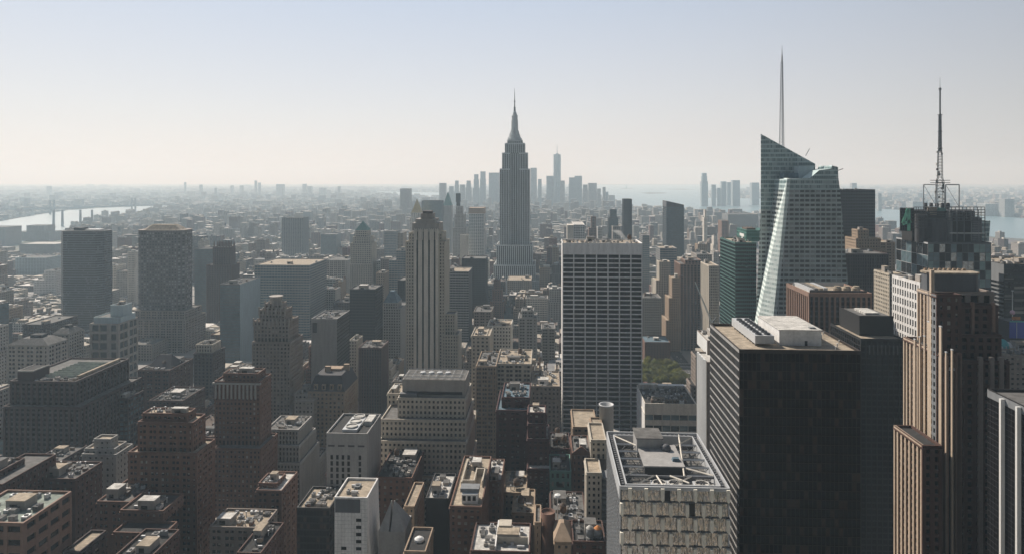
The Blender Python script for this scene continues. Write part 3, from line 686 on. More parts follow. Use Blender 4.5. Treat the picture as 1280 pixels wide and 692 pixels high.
b.one('spire', lambda m: m.loft([[(X0, Y0, zt), (X1, Y0, zt), (X1, Y1, zt), (X0, Y1, zt)], [(X0 + 6, Y0 + 6, zt + 20), (X1 - 6, Y0 + 6, zt + 20), (X1 - 6, Y1 - 6, zt + 20), (X0 + 6, Y1 - 6, zt + 20)], [(X0 + 12, Y0 + 12, zt + 42), (X1 - 12, Y0 + 12, zt + 42), (X1 - 12, Y1 - 12, zt + 42), (X0 + 12, Y1 - 12, zt + 42)]], 'copper'))
B('glass_tower', 'flat-topped slate-blue glass slab behind the striped limestone tower', SK, [(527, 552, 251, 2000, 40)], 'curtain', yv=292, n=0, short='the slate-blue slab')
B('office_tower', 'pale tower with a gilded pyramid roof peeking left of the striped limestone tower', SK, [(512, 528, 272, 1900, 40), (514, 526, 266, 1904, 30)], 'pale', yv=292, n=0)
b = blds[-1]; X0, X1, Y0, Y1, zt = b.last
b.one('pyramid_roof', lambda m: m.loft([[(X0, Y0, zt), (X1, Y0, zt), (X1, Y1, zt), (X0, Y1, zt)], [((X0 + X1) / 2 - .6, (Y0 + Y1) / 2 - .6, zt + 38), ((X0 + X1) / 2 + .6, (Y0 + Y1) / 2 - .6, zt + 38), ((X0 + X1) / 2 + .6, (Y0 + Y1) / 2 + .6, zt + 38), ((X0 + X1) / 2 - .6, (Y0 + Y1) / 2 + .6, zt + 38)]], 'gold'))
B('apartment_tower', 'hazy bluish slab left of the gilded pyramid', AB, [(480, 495, 289, 1600, 40)], 'hgrey', yv=322, n=0)
B('apartment_tower', 'hazy orange-tan slab between the bluish slab and the striped limestone tower', AB, [(496, 504, 291, 1620, 40)], 'tan', yv=312, n=0)
B('office_building', 'grey-blue banded block at the left shoulder of the striped limestone tower', OT, [(486, 507, 325, 1150, 50), (495, 507, 313, 1160, 30)], 'hgrey', yv=380, n=1)
B('office_tower', 'narrow black slab touching the left side of the striped limestone tower', OT, [(497, 507, 350, 1000, 40)], 'blackv', yv=450, n=0)
B('apartment_building', 'small beige block between the black box tower and the teal-peaked block', AB, [(470, 481, 341, 1100, 30)], 'tan', yv=372, n=1)
# ------------------------------------------------------------------ lower centre
B('office_tower', 'blank grey tower with round roof fans, left of the stepped limestone block', OT, [(408, 459, 541, 400, 34)], ST('concrete', mode='plain'), yv=618, short='the blank grey tower', n=0, roof='roof_dark')
b = blds[-1]; X0, X1, Y0, Y1, zt = b.last
b.one('slot_windows', lambda m: [m.box(X0 + 2.5 + i * 3.4, X0 + 4 + i * 3.4, Y0 - .12, Y0 + .1, zt - 13 - j * 3.7 - 2.6, zt - 13 - j * 3.7, 'g_dark') for i in range(6) if i != 4 for j in range(14)])
b.one('louvre', lambda m: [m.box(X0 + 1 + i * 6, X0 + 5 + i * 6, Y0 - .12, Y0 + .1, zt - 8, zt - 7, 'louvre') for i in range(4)])
b.one('fan_deck', lambda m: m.box(X0 + 8, X0 + 17, Y0 + 5, Y1 - 7, zt - 1.1, zt + .4, 'aluminium'))
for i in range(3): b.one('cooling_fan', lambda m: (m.lathe(X0 + 12.5, Y0 + 10 + i * 8.5, [(3.6, zt + .4), (3.6, zt + 1.3), (3.1, zt + 1.3), (3.1, zt + .7)], 'roof_white', 18)))
b.one('bulkhead', lambda m: m.box(X0 + 18.5, X1 - 1.5, Y0 + 16, Y0 + 28, zt - 1.1, zt + 1.6, 'roof_white'))
wg = ST('white_stone', 'concrete', bay=1.6, fl=1.9, pf=.06, sf=.06, d=.12, panes=('concrete',), mode='plain')
B('office_tower', 'white gridded tower with few windows and a flared curved side at the bottom', OT, [(418, 459, 621, 330, 22)], ST('white_stone', mode='plain'), short='the white gridded tower', n=0, roof='roof_tan')
b = blds[-1]; X0, X1, Y0, Y1, zt = b.last
b.one('joint_grid', lambda m: [m.box(X0 + .05 + i * 1.68, X0 + .12 + i * 1.68, Y0 - .03, Y0 + .1, zt - 60, zt - .3, 'steel_grey') for i in range(10)] + [m.box(X0, X1, Y0 - .025, Y0 + .1, zt - 2 - j * 1.9, zt - 1.94 - j * 1.9, 'steel_grey') for j in range(26)])
for (cx, cw_, j) in [(10.8, 2.6, 0), (10.8, 2.6, 1), (10.8, 2.6, 2), (10.8, 2.6, 3), (10.8, 2.6, 4), (3.4, 2.6, 4), (10.8, 2.6, 5), (3.4, 2.6, 5)]:
    b.one('window', lambda m: m.box(X0 + cx, X0 + cx + cw_, Y0 - .06, Y0 + .1, zt - 10.3 - j * 3.5 - 1.6, zt - 10.3 - j * 3.5, 'g_dark'))
b.one('louvre', lambda m: m.box(X0 + .4, X0 + 12.9, Y0 - .05, Y0 + .1, zt - 7.5, zt - .9, 'smoke_metal'))
b.one('curved_side', lambda m: m.loft([[(X1 + .06, Y0, zt - 80), (X1 + 9, Y0 + 5, zt - 80), (X1 + 9, Y1, zt - 80), (X1 + .06, Y1, zt - 80)]] + [[(X1 + .06, Y0, zt - q), (X1 + .1 + 9 * (q / 80) ** 2, Y0 + 5 * q / 80, zt - q), (X1 + .1 + 9 * (q / 80) ** 2, Y1, zt - q), (X1 + .06, Y1, zt - q)] for q in (70, 60, 50, 40, 30, 20, 10, 0)], 'white_stone'))
clutter(b, X0 + 3, X1 - 5, Y0 + 3, Y1 - 5, zt - 1.1, 9, 0, big=False)
b = Bld('peaked_roof_building', 'grey stone gable like a split tent beside the white gridded tower', BB, (G(489, 335), 345, 0), short='the tent-like gable', near=True)
X0, X1 = G(473, 335), G(506, 335); za, zb = Zp(489, 664, 335), Zp(487, 628, 340); xm = G(487, 335)
b.one('wall', lambda m: m.box(X0, X1, 335, 352, 0, za, 'concrete'))
b.one('gable', lambda m: (m.loft([[(X0, 335, za), (xm - .5, 335, za), (xm - .5, 350, za), (X0, 350, za)], [(xm - .9, 342, zb), (xm - .5, 342, zb), (xm - .5, 343, zb), (xm - .9, 343, zb)]], 'concrete'), m.loft([[(xm + .5, 335, za), (X1, 335, za), (X1, 350, za), (xm + .5, 350, za)], [(xm + .5, 342, zb), (xm + .9, 342, zb), (xm + .9, 343, zb), (xm + .5, 343, zb)]], 'concrete')))
reg(b, X0, X1, 335, 352, zb); b.finish(); blds.append(b)
B('office_building', 'dark glass box under a pale flat roof left of the white gridded tower', OT, [(371, 412, 634, 372, 26)], 'black', n=6, roof='roof_tan', big=False, yv=692)
B('brick_building', 'cluttered low rooftop with blue-grey ducts behind the tent-like gable', BB, [(470, 515, 596, 405, 42)], 'brown', n=10, roof='roof_dark', tank=1, yv=650)
B('brick_building', 'brown brick block with sunlit parapet right of the cluttered low rooftop', BB, [(505, 518, 632, 372, 30)], 'tan', n=2, roof='roof_tan')
B('brick_building', 'small tan block at the bottom edge with a round white tank on top', BB, [(505, 532, 688, 315, 22)], 'tan', n=0, roof='roof_dark')
b = blds[-1]; b.one('round_tank', lambda m: m.lathe((b.last[0] + b.last[1]) / 2, 326, [(2.3, b.last[4] - 1), (2.3, b.last[4]), (1.2, b.last[4] + .8), (.1, b.last[4] + 1)], 'white_paint', 18))
B('office_building', 'narrow block with bright white roof clutter over a black blank wall, centre bottom', BB, [(532, 561, 622, 352, 30)], ST('black_metal', mode='plain'), n=8, roof='roof_white', short='the black-walled block')
B('apartment_building', 'brick apartment block with grey lit roof and a white three-window penthouse, centre bottom', AB, [(562, 602, 632, 340, 62)], ST('brown_brick', pf=.5, sf=.5, bay=2.8, fl=3.2, panes=('g_dark', 'g_mid', 'g_blind', 'g_pale')), n=0, roof='roof_tan', short='the penthouse block')
b = blds[-1]; X0, X1, Y0, Y1, zt = b.last
def f(m):
    m.box(X0 + 5.5, X1 - 2.5, Y0 + 5, Y0 + 12, zt - 1.1, zt + 3.6, 'white_paint'); m.box(X0 + 4.5, X1 - 2, Y0 + 7, Y0 + 13, zt + 3.6, zt + 5.6, 'steel_grey')
b.one('penthouse', f, sub=[('window', lambda m, i=i: m.box(X0 + 5.9 + i * 2.6, X0 + 7.5 + i * 2.6, Y0 + 4.9, Y0 + 5.1, zt + .4, zt + 2.8, 'g_dark')) for i in range(3)])
b.one('roof_walls', lambda m: [m.box(X0 + a, X0 + c, Y0 + d, Y0 + e, zt - 1.1, zt + 2.4, 'limestone') for a, c, d, e in ((3, 3.6, 22, 52), (9.5, 10.1, 24, 40), (3.6, 9.5, 24, 24.6), (10.1, 14.5, 39, 39.6), (14, 14.6, 24, 40))])
clutter(b, X0 + 2, X1 - 2, Y0 + 42, Y1 - 2, zt - 1.1, 7, 0)
B('brick_building', 'small annex with yellow-brown planted roof right of the penthouse block', BB, [(600, 627, 600, 385, 30)], 'brown', n=5, roof='roof_white', yv=650)
B('apartment_building', 'dark block with a pale roof terrace, shrubs and white walls at the bottom centre', AB, [(588, 662, 688, 310, 26)], 'cocoa', n=5, roof='roof_white')
b = blds[-1]; X0, X1, Y0, Y1, zt = b.last
b.one('roof_walls', lambda m: (m.box(X0 + 11, X0 + 11.6, Y0 + 1, Y1 - 1, zt - 1.1, zt + 1.6, 'white_stone'), m.box(X0 + 11.6, X1 - 1, Y0 + 8, Y0 + 8.6, zt - 1.1, zt + 2.4, 'limestone'), m.box(X0 + 12, X0 + 18, Y0 + 15, Y0 + 21, zt - 1.1, zt + 4, 'limestone')))
B('apartment_building', 'grey-beige block crowded with sunlit roof boxes behind the dark red brick block', AB, [(589, 612, 419, 640, 40), (589, 608, 419, 641, 36)], 'lime', yv=465, n=3, roof='roof_tan')
B('office_building', 'pale blank-topped block above the row of beige blocks at centre', OT, [(609, 639, 407, 700, 34)], 'pale', yv=455, n=4, short='the pale blank-topped block', roof='roof_tan')
B('office_building', 'wide beige block with a teal cornice and many small windows at centre', OT, [(595, 620, 457, 575, 50)], ST('tan_brick', pf=.42, sf=.42, bay=2.8, fl=3.5), yv=560, n=4, short='the teal-corniced block', tank=1)
B('office_building', 'wide beige block continuing right of the teal-corniced block', OT, [(620.5, 664, 454, 585, 50)], ST('limestone', pf=.42, sf=.42, bay=3, fl=3.7), yv=500, n=6, roof='roof_tan', tank=1)
B('office_building', 'brown-beige block with small roof huts between the beige row and the tall white-gridded slab', OT, [(664, 700, 482, 565, 45)], ST('taupe', pf=.5, sf=.45, bay=3), yv=540, n=5, roof='roof_tan', cw='white_stone')
B('office_tower', 'slim grey tower with a columned top behind the beige row', OT, [(677, 694, 410, 860, 30)], 'warm', yv=450, n=2, short='the slim columned tower')
B('office_tower', 'grey gothic-topped block left of the slim columned tower', OT, [(648, 671, 397, 820, 36), (652, 667, 388, 824, 22)], 'grey', yv=450, n=2)
B('office_building', 'squat grey block with plain windows under the dark slab', OT, [(592, 614, 389, 880, 40)], 'taupe', yv=415, n=2)
B('brick_building', 'dark red brick block with blue-grey roof in the lower centre', AB, [(620, 660, 512, 460, 44), (627, 662, 496, 468, 34)], 'dred', yv=620, n=4, roof='roof_blue', short='the dark red brick block')
B('brick_building', 'stepped red brick tower with thin white-edged setbacks attached right of the dark red brick block', AB, [(659, 688, 585, 425, 34), (659, 686.5, 548, 432, 26), (659.5, 683, 529, 436, 20), (659.5, 682, 515, 440, 15)], ST('dark_red', pf=.55, sf=.5, bay=3.0, fl=3.3, panes=('g_dark', 'g_mid', 'g_pale')), yv=650, n=2, roof='roof_white', short='the stepped red brick tower')
B('brick_building', 'low dark red block with several roof tanks behind the green gothic facade', AB, [(686, 713, 560, 480, 30)], 'dred', yv=590, n=5, tank=3, roof='roof_dark')
B('theatre_building', 'narrow green-trimmed gothic facade with a big arched window', BB, [(687, 714, 588, 420, 26)], ST('copper', pf=.5, sf=.4, bay=3.2, fl=5), yv=650, n=1, roof='roof_dark', short='the green gothic facade')
b = blds[-1]; X0, X1, Y0, Y1, zt = b.last; xm = (X0 + X1) / 2
b.one('arched_window', lambda m: m.loft([[(xm - 2.2 * math.cos(t * math.pi / 8) , Y0 - .25 , zt - 10 + max(0, 2.6 * math.sin(t * math.pi / 8))) for t in range(9)], [(xm - 2.2 * math.cos(t * math.pi / 8), Y0 - .15, zt - 10 + max(0, 2.6 * math.sin(t * math.pi / 8))) for t in range(9)]], 'g_dark'))
b.one('pinnacles', lambda m: [m.loft([[(x - .3, Y0 - .3, zt - 1), (x + .3, Y0 - .3, zt - 1), (x + .3, Y0 + .3, zt - 1), (x - .3, Y0 + .3, zt - 1)], [(x - .05, Y0, zt + 2), (x + .05, Y0, zt + 2), (x + .05, Y0 + .1, zt + 2), (x - .05, Y0 + .1, zt + 2)]], 'copper') for x in (X0 + .5, xm - 3, xm + 3, X1 - .5)])
B('brick_building', 'brown gabled brick block right of the green gothic facade', AB, [(715, 738, 566, 425, 30)], 'brown', yv=640, n=2)
b = blds[-1]; X0, X1, Y0, Y1, zt = b.last
b.one('gable', lambda m: m.loft([[(X0, Y0, zt), (X1, Y0, zt), (X1, Y0 + 1, zt), (X0, Y0 + 1, zt)], [((X0 + X1) / 2 - .4, Y0, zt + 4), ((X0 + X1) / 2 + .4, Y0, zt + 4), ((X0 + X1) / 2 + .4, Y0 + 1, zt + 4), ((X0 + X1) / 2 - .4, Y0 + 1, zt + 4)]], 'brown_brick'))
B('apartment_building', 'tan block with an arched parapet and a wide round flue on its roof', AB, [(716, 747, 533, 470, 36), (739, 753, 530, 450, 14)], 'tan', yv=565, n=3, roof='roof_tan', short='the round-flue block')
b = blds[-1]
fx, fy, zt = G(758, 462), 462, Zp(758, 506, 462)
b.one('flue', lambda m: m.lathe(fx, fy, [(4.8, 0), (4.8, zt), (5.1, zt), (5.1, zt + .8), (4.2, zt + .8), (4.2, zt - 6), (.2, zt - 6.1)], 'aluminium', 28), True)
heroes.append(dict(X0=fx - 6, X1=fx + 6, Y0=456, Y1=468, z=zt, a=748, b=768, yt=500, yf=512, yv=560, D=456, bld=b))
B('apartment_building', 'slender pale tower with balconies on its right, left of the roof-truss tower', AB, [(733, 752, 590, 352, 18), (738.5, 758, 549, 372, 26)], ST('limestone', pf=.5, sf=.5, bay=2.7, fl=3.1, panes=DK), n=3, roof='roof_tan', short='the slender pale tower')
b = blds[-1]
for j in range(16): b.one('balcony', lambda m: m.box(G(752.4, 352) + .3, G(752.4, 352) + 4, 353, 362, Zp(745, 590, 352) - 4 - j * 3.2, Zp(745, 590, 352) - 2.9 - j * 3.2, 'steel_grey'))
B('brick_building', 'small house-like block with a steep tan roof, left of the twin dome tanks', BB, [(693, 714, 676, 320, 18)], 'tan', n=1, roof='roof_tan')
b = blds[-1]; hip(b, 'tan_brick', 5, .4, False)
B('brick_building', 'round brown chimney-like water tower block with pale open top in the bottom centre', BB, [(668, 676, 652, 330, 18)], 'tan', n=0)
b = blds[-1]; b.one('drum', lambda m: m.lathe(G(685, 330), 336, [(3.6, 0), (3.6, Zp(685, 646, 330)), (3.2, Zp(685, 646, 330)), (3.2, Zp(685, 646, 330) - 1)], 'brown_brick', 20), True)
b.one('roof_dish', lambda m: m.lathe(G(697, 338), 340, [(.25, Zp(697, 650, 338)), (.25, Zp(697, 624, 338)), (1.8, Zp(697, 622, 338)), (1.5, Zp(697, 620, 338)), (.2, Zp(697, 619, 338))], 'white_paint', 14))
B('brick_building', 'low dark block carrying one pale and one orange dome-topped tank', BB, [(716, 757, 676, 318, 20)], 'cocoa', n=3, roof='roof_dark')
b = blds[-1]
for (tx, kk) in ((737.5, 'roof_white'), (747.5, 'orange_paint')): water_tank(b, G(tx, 322), 323, b.last[4] - 1.1, 1.75, 3.6, 'steel_grey', kk, 1.2)
B('brick_building', 'cluttered tan rooftop in front of the stepped red brick tower', BB, [(640, 668, 640, 390, 30)], 'tan', n=8, tank=1, roof='roof_tan', yv=670)
B('brick_building', 'low mixed roof with shrubs beneath the green gothic facade', BB, [(688, 733, 650, 365, 34)], 'cocoa', n=9, tank=1, roof='roof_grey', yv=680)
B('brick_building', 'small tan hut-topped block left of the stepped red brick tower', BB, [(629, 658, 615, 410, 30)], 'tan', n=6, roof='roof_tan', yv=660, tank=1)
# ------------------------------------------------------------------ right side, near
# big white-gridded slab
B('office_tower', 'tall slab with a white grid of seven dark window bays and blank top band', SK, [(703, 803, 304, 650, 42)],
  ST('travertine', 'g_black', bay=11, fl=4.35, pf=.10, sf=.26, d=.9, top=11, panes=('g_black', 'g_black', 'g_dark', 'g_black', 'g_dark', 'g_mid')), yv=540, short='the tall white-gridded slab', roof='roof_tan', n=12, D_near=700, tank=1, left=ST('white_stone', mode='plain'))
# tower with open truss roof
b = Bld('office_tower', 'square tower with open steel roof trusses and a mirrored front with beige fins', SK, (G(843, 250), 277, 0), None, 'the roof-truss tower', 692, True)
K = 250 / 300
yk = lambda v: 250 + (v - 300) * K
X0, X1, Y0, Y1 = G(775, 250), G(912, 250), 250, yk(364); zt = Zp(843, 608, 250)
glassmat('g_mirror', (0.46, 0.46, 0.46), 0.02, 1.5, 0.95, 0.6)
b.g('core').box(X0 + .5, X1 - .5, Y0 + .6, Y1 - .1, 0, zt - 6, 'g_mid')
wm = b.g('wall')
for j in range(15):
    z = zt - (j + 1) * 5.33
    wm.box(X0 - .02, X1 + .02, Y0 + .08, Y0 + .45, z - .5, z, 'smoke_metal')
for j in range(14):
    for i in range(7):
        xa = X0 + .6 + (X1 - X0 - 1.2) / 6.5 * (i + (0 if j % 2 else .5))
        if xa > X1 - .4: continue
        z1 = zt - j * 5.33 - (0.4 if j == 0 else .62)
        b.one('facade_fin', lambda m: m.loft([[(xa - .02, Y0 - 1.1, z1 - 4.8), (xa + .02, Y0 - 1.1, z1 - 4.8), (xa + .02, Y0 + .2, z1 - 4.8), (xa - .02, Y0 + .2, z1 - 4.8)], [(xa - .62, Y0 - 1.1, z1 - 4.1), (xa + .62, Y0 - 1.1, z1 - 4.1), (xa + .62, Y0 + .2, z1 - 4.1), (xa - .62, Y0 + .2, z1 - 4.1)], [(xa - .62, Y0 - 1.1, z1), (xa + .62, Y0 - 1.1, z1), (xa + .62, Y0 + .2, z1), (xa - .62, Y0 + .2, z1)]], 'fin_stone'))
wp = (X1 - X0 - 1.2) / 13
for j in range(14):
    for i in range(13):
        c = (X0 + .6 + wp * (i + .5), Y0 + .35, zt - j * 5.33 - 2.95)
        b.panes.append((c, 'f', wp - .12, 4.65, 'g_mirror' if rnd.random() < .95 else 'g_mid'))
for i in range(18):     # side walls: glass with narrow metal grid
    y = Y0 + .6 + i * (Y1 - Y0 - 1) / 17
    wm.box(X0 - .1, X0 + .4, y - .18, y + .18, 0, zt - 1, 'aluminium'); wm.box(X1 - .4, X1 + .1, y - .18, y + .18, 0, zt - 1, 'aluminium')
for j in range(34): wm.box(X0 - .05, X0 + .4, Y0 + .5, Y1, zt - 4 - j * 3.2, zt - 3.3 - j * 3.2, 'smoke_metal'); wm.box(X1 - .4, X1 + .05, Y0 + .5, Y1, zt - 4 - j * 3.2, zt - 3.3 - j * 3.2, 'smoke_metal')
rz = zt - 5
b.one('roof', lambda m: m.box(X0 + .6, X1 - .6, Y0 + .6, Y1 - .6, rz - .3, rz, 'roof_grey'))
b.one('roof_rail', lambda m: [m.box(*q, 'aluminium') for w, zz in ((0, 0), (2.6, -.4)) for q in ((X0 + w, X1 - w, Y0 + w - .2, Y0 + w + .25, rz if w else zt - 1.3, zt + zz), (X0 + w, X1 - w, Y1 - w - .25, Y1 - w + .2, rz, zt + zz), (X0 + w - .2, X0 + w + .25, Y0 + w + .26, Y1 - w - .26, rz, zt + zz), (X1 - w - .25, X1 - w + .2, Y0 + w + .26, Y1 - w - .26, rz, zt + zz))])
b.one('rail_track', lambda m: [m.box(X0 + 1, X0 + 1.9, Y0 + 3 + i * 2, Y0 + 4 + i * 2, rz, zt - .5, 'smoke_metal') for i in range(24)] + [m.box(X1 - 1.9, X1 - 1, Y0 + 3 + i * 2, Y0 + 4 + i * 2, rz, zt - .5, 'smoke_metal') for i in range(24)] + [m.box(X0 + 3 + i * 2, X0 + 4 + i * 2, Y1 - 1.9, Y1 - 1, rz, zt - .5, 'smoke_metal') for i in range(17)])
PX0, PX1, PY0, PY1 = G(806, yk(322)), G(855, yk(322)), yk(322), yk(347)
b.one('penthouse', lambda m: (m.box(PX0, PX1, PY0, PY1, rz, zt - .6, 'dark_panel'), m.box(PX0 - .4, PX1 + .4, PY0 - .4, PY1 + .4, zt - .6, zt - .1, 'concrete')), sub=[('bulkhead', lambda m: (m.box(G(796, yk(343)), G(828, yk(343)), yk(343), yk(357), rz, zt + 3.6, 'concrete'), m.box(G(796, yk(343)) - .3, G(828, yk(343)) + .3, yk(342.7), yk(357.3), zt + 3.6, zt + 4, 'roof_grey')))])
b.one('antenna_dome', lambda m: (m.lathe(PX0 + 11, yk(341), [(1.9, zt - .1), (2, zt + .9), (1.5, zt + 1.9), (.6, zt + 2.4), (.1, zt + 2.5)], 'smoke_metal', 14)), True)
b.one('roof_hatch', lambda m: m.loft([[(PX0 + 11.5, yk(327), zt - .1), (PX0 + 14.5, yk(327), zt - .1), (PX0 + 14.5, yk(330), zt - .1), (PX0 + 11.5, yk(330), zt - .1)], [(PX0 + 11.9, yk(327.4), zt + 1), (PX0 + 14.2, yk(327.4), zt + 1), (PX0 + 14.2, yk(329.6), zt + 1), (PX0 + 11.9, yk(329.6), zt + 1)]], 'roof_blue'))
zb = zt - 1
for y in [yk(v) for v in (314, 323, 332, 341, 350)]:
    for a, c in ((X0 + 2.9, PX0), (PX1, X1 - 2.9)):
        b.one('roof_truss', lambda m: (m.bar((a, y, zb), (c, y, zb), .42, 'aluminium'), m.bar((a, y, zb - 2.6), (c, y, zb - 2.6), .25, 'steel_grey'), [m.bar((a + (c - a) * q / 4, y, zb - 2.6 * (q % 2)), (a + (c - a) * (q + 1) / 4, y, zb - 2.6 * ((q + 1) % 2)), .16, 'steel_grey') for q in range(4)]))
for p, q in (((X0 + 2.9, yk(312)), (PX0, yk(323))), ((PX1, yk(322)), (X1 - 2.9, yk(314))), ((X0 + 2.9, yk(360)), (PX0, yk(347))), ((PX1, yk(347)), (X1 - 2.9, yk(360))), ((X0 + 6, yk(303)), (X0 + 14, yk(313))), ((X1 - 14, yk(313)), (X1 - 8, 303)), ((X0 + 20, yk(313)), (X0 + 26, yk(306))), ((X0 + 28, yk(313)), (X0 + 22, yk(306))), ((X0 + 15, yk(313)), (X0 + 16, yk(303)))):
    b.one('roof_strut', lambda m: m.bar((*p, zb + .3), (*q, zb + .3), .36, 'pale_stone'))
b.one('cross_beam', lambda m: m.box(X0 + 2.9, X1 - 2.9, yk(313), yk(313.8), zb - .6, zb + .2, 'smoke_metal'))
for fx_ in (G(826, yk(303)), G(846, yk(303)), G(880, yk(303))):
    def f(m):
        m.box(fx_ - 3, fx_ + 3, yk(303.2), yk(310.6), rz, zt - 1.6, 'aluminium'); m.lathe(fx_, yk(306.9), [(2.6, zt - 1.6), (2.6, zt - .9), (2.25, zt - .9), (2.25, zt - 1.5)], 'roof_white', 18)
        for q in range(6): m.bar((fx_, yk(306.9), zt - 1), (fx_ + 2.25 * math.cos(q * 1.047), yk(306.9) + 2.25 * math.sin(q * 1.047), zt - 1), .18, 'louvre')
    b.one('cooling_fan', f)
reg(b, X0, X1, Y0, Y1, zt); blds.append(b); b.finish()
# dark slab with striped left wall
B('office_tower', 'large near-black glass slab with a pale striped left wall and a broad tan roof', SK, [(924, 1076, 437, 285, 50)],
  ST('bronze', 'g_black', bay=1.75, fl=3.75, pf=.16, sf=.12, d=.22, panes=('g_black',) * 7 + ('g_bronze',)), short='the black slab with the tan roof',
  left=ST('concrete', 'g_dark', bay=1.9, fl=3.75, pf=.07, sf=.22, d=.25, panes=('g_dark', 'g_dark', 'g_mid')), roof='roof_tan', n=0)
b = blds[-1]; X0, X1, Y0, Y1, zt = b.last; rz = zt - 1.1
def f(m):
    m.box(X0 + 9.5, X0 + 17.5, Y0 + 10, Y1 - 3.5, rz + 1.1, rz + 4.6, 'aluminium')
    for i in range(9): m.box(X0 + 9.8, X0 + 10.2, Y0 + 11 + i * 4, Y0 + 11.4 + i * 4, rz, rz + 1.1, 'steel_grey')
b.one('cooling_tower', f, sub=[('fan', lambda m, i=i, j=j: m.lathe(X0 + 11.6 + j * 3.7, Y0 + 12.5 + i * 4.1, [(1.4, rz + 4.6), (1.4, rz + 5.3), (1.2, rz + 5.3), (1.15, rz + 4.8)], 'smoke_metal', 14)) for i in range(8) for j in range(2)])
def f(m):
    m.box(X0 + 20.3, X0 + 38, Y0 + 12, Y1 - 8.6, rz, rz + 6.5, 'white_stone'); m.box(X0 + 20, X0 + 38.3, Y0 + 11.7, Y1 - 8.3, rz + 6.5, rz + 6.8, 'roof_white')
b.one('penthouse', f, sub=[('door', lambda m: m.box(X0 + 31, X0 + 32.1, Y0 + 11.85, Y0 + 12.1, rz, rz + 2.1, 'dark_panel')), ('roof_hatch', lambda m: m.box(X0 + 34, X0 + 36.5, Y0 + 14, Y0 + 16, rz + 6.8, rz + 7.3, 'steel_grey'))])
for i in range(7): b.one('vent_pipe', lambda m: m.lathe(X0 + 41 + (i % 3) * 3, Y0 + 5 + i * 5.5, [(.2, rz), (.2, rz + 1.2), (.4, rz + 1.3), (.4, rz + 1.5)], 'aluminium', 8))
# unseen blocks added below the picture so the mirrored front reflects their sunlit backs
for (xa, xb, ya, yb, zh, st_, lb) in ((-30, 14, 150, 205, 100, 'white', 'white block added unseen below the frame, reflected in the mirrored front, left one'), (16, 46, 140, 190, 74, 'pale', 'pale block added unseen below the frame, reflected in the mirrored front, middle one'), (48, 98, 150, 206, 96, 'white', 'pale block added unseen below the frame, reflected in the mirrored front, right one')):
    bb = Bld('office_building', lb, BB, ((xa + xb) / 2, (ya + yb) / 2, 0), None, None, 692, False)
    tier(bb, xa, xb, ya, yb, 0, zh, STY[st_], back=True, roof='roof_tan'); bb.finish()
# black twin with penthouse
B('office_tower', 'black ribbed tower with a dark raised penthouse, right of the black tan-roofed slab', SK, [(1076, 1131, 423, 440, 46)],
  ST('black_metal', 'g_black', bay=3.2, fl=3.8, pf=.2, sf=.25, d=.4, mode='vert', top=1.5, panes=('g_black',)), short='the black ribbed tower', roof='roof_tan', n=0)
b = blds[-1]; X0, X1, Y0, Y1, zt = b.last; rz = zt - 1.1
b.one('penthouse', lambda m: (m.box(X0 + 5, X1 - .5, Y0 + 13, Y1 - 3, rz, rz + 12, 'black_metal'), m.box(X0 + 5.6, X1 - 1.1, Y0 + 13.6, Y1 - 3.6, rz + 12, rz + 12.2, 'roof_grey'), m.box(X0 + 4.9, X1 - .4, Y0 + 12.9, Y0 + 13.4, rz + 12, rz + 13, 'black_metal'), m.box(X0 + 4.9, X0 + 5.4, Y0 + 13.4, Y1 - 3, rz + 12, rz + 13, 'black_metal'), m.box(X0 + 12, X1 - 6, Y0 + 20, Y1 - 9, rz + 12.2, rz + 13.5, 'roof_white')))
b.one('vent_slots', lambda m: [m.box(X0 + 5 + i * 2.45, X0 + 5.8 + i * 2.45, Y0 - .3, Y0 + .1, zt - 10, zt - 4, 'roof_grey') for i in range(8)])
# brown-ribbed block before the crystal tower
B('office_tower', 'boxy pinkish-ribbed tower with exposed roof plant in front of the faceted glass tower', SK, [(1011, 1090, 366, 520, 48)],
  ST('pink_granite', 'g_black', mode='vert', bay=4.0, fl=3.8, pf=.36, sf=.35, d=1.0, top=3, panes=('g_black', 'g_dark'), sp='dark_panel'), yv=425, short='the pinkish-ribbed tower', n=0, roof='roof_tan')
b = blds[-1]; X0, X1, Y0, Y1, zt = b.last; rz = zt - 1.1
for i in range(4): b.one('duct', lambda m: m.box(X0 + 4 + i * 4.2, X0 + 7 + i * 4.2, Y0 + 8 + i * 2, Y1 - 6, rz, rz + 2.6, ('aluminium', 'roof_grey', 'roof_tan', 'aluminium')[i]))
for i in range(3): b.one('cooling_fan', lambda m: m.lathe(X0 + 26 + i * 7, Y0 + 12, [(3, rz), (3, rz + 3), (2.2, rz + 4.2), (2.2, rz + 4.6)], 'roof_tan', 14))
b.one('screen_wall', lambda m: (m.box(X0 + 2, X1 - 2, Y0 + 3.5, Y0 + 4, rz, rz + 2.4, 'louvre'), m.box(X0 + 3, X1 - 3, Y1 - 7, Y1 - 6.6, rz, rz + 2.5, 'aluminium')))
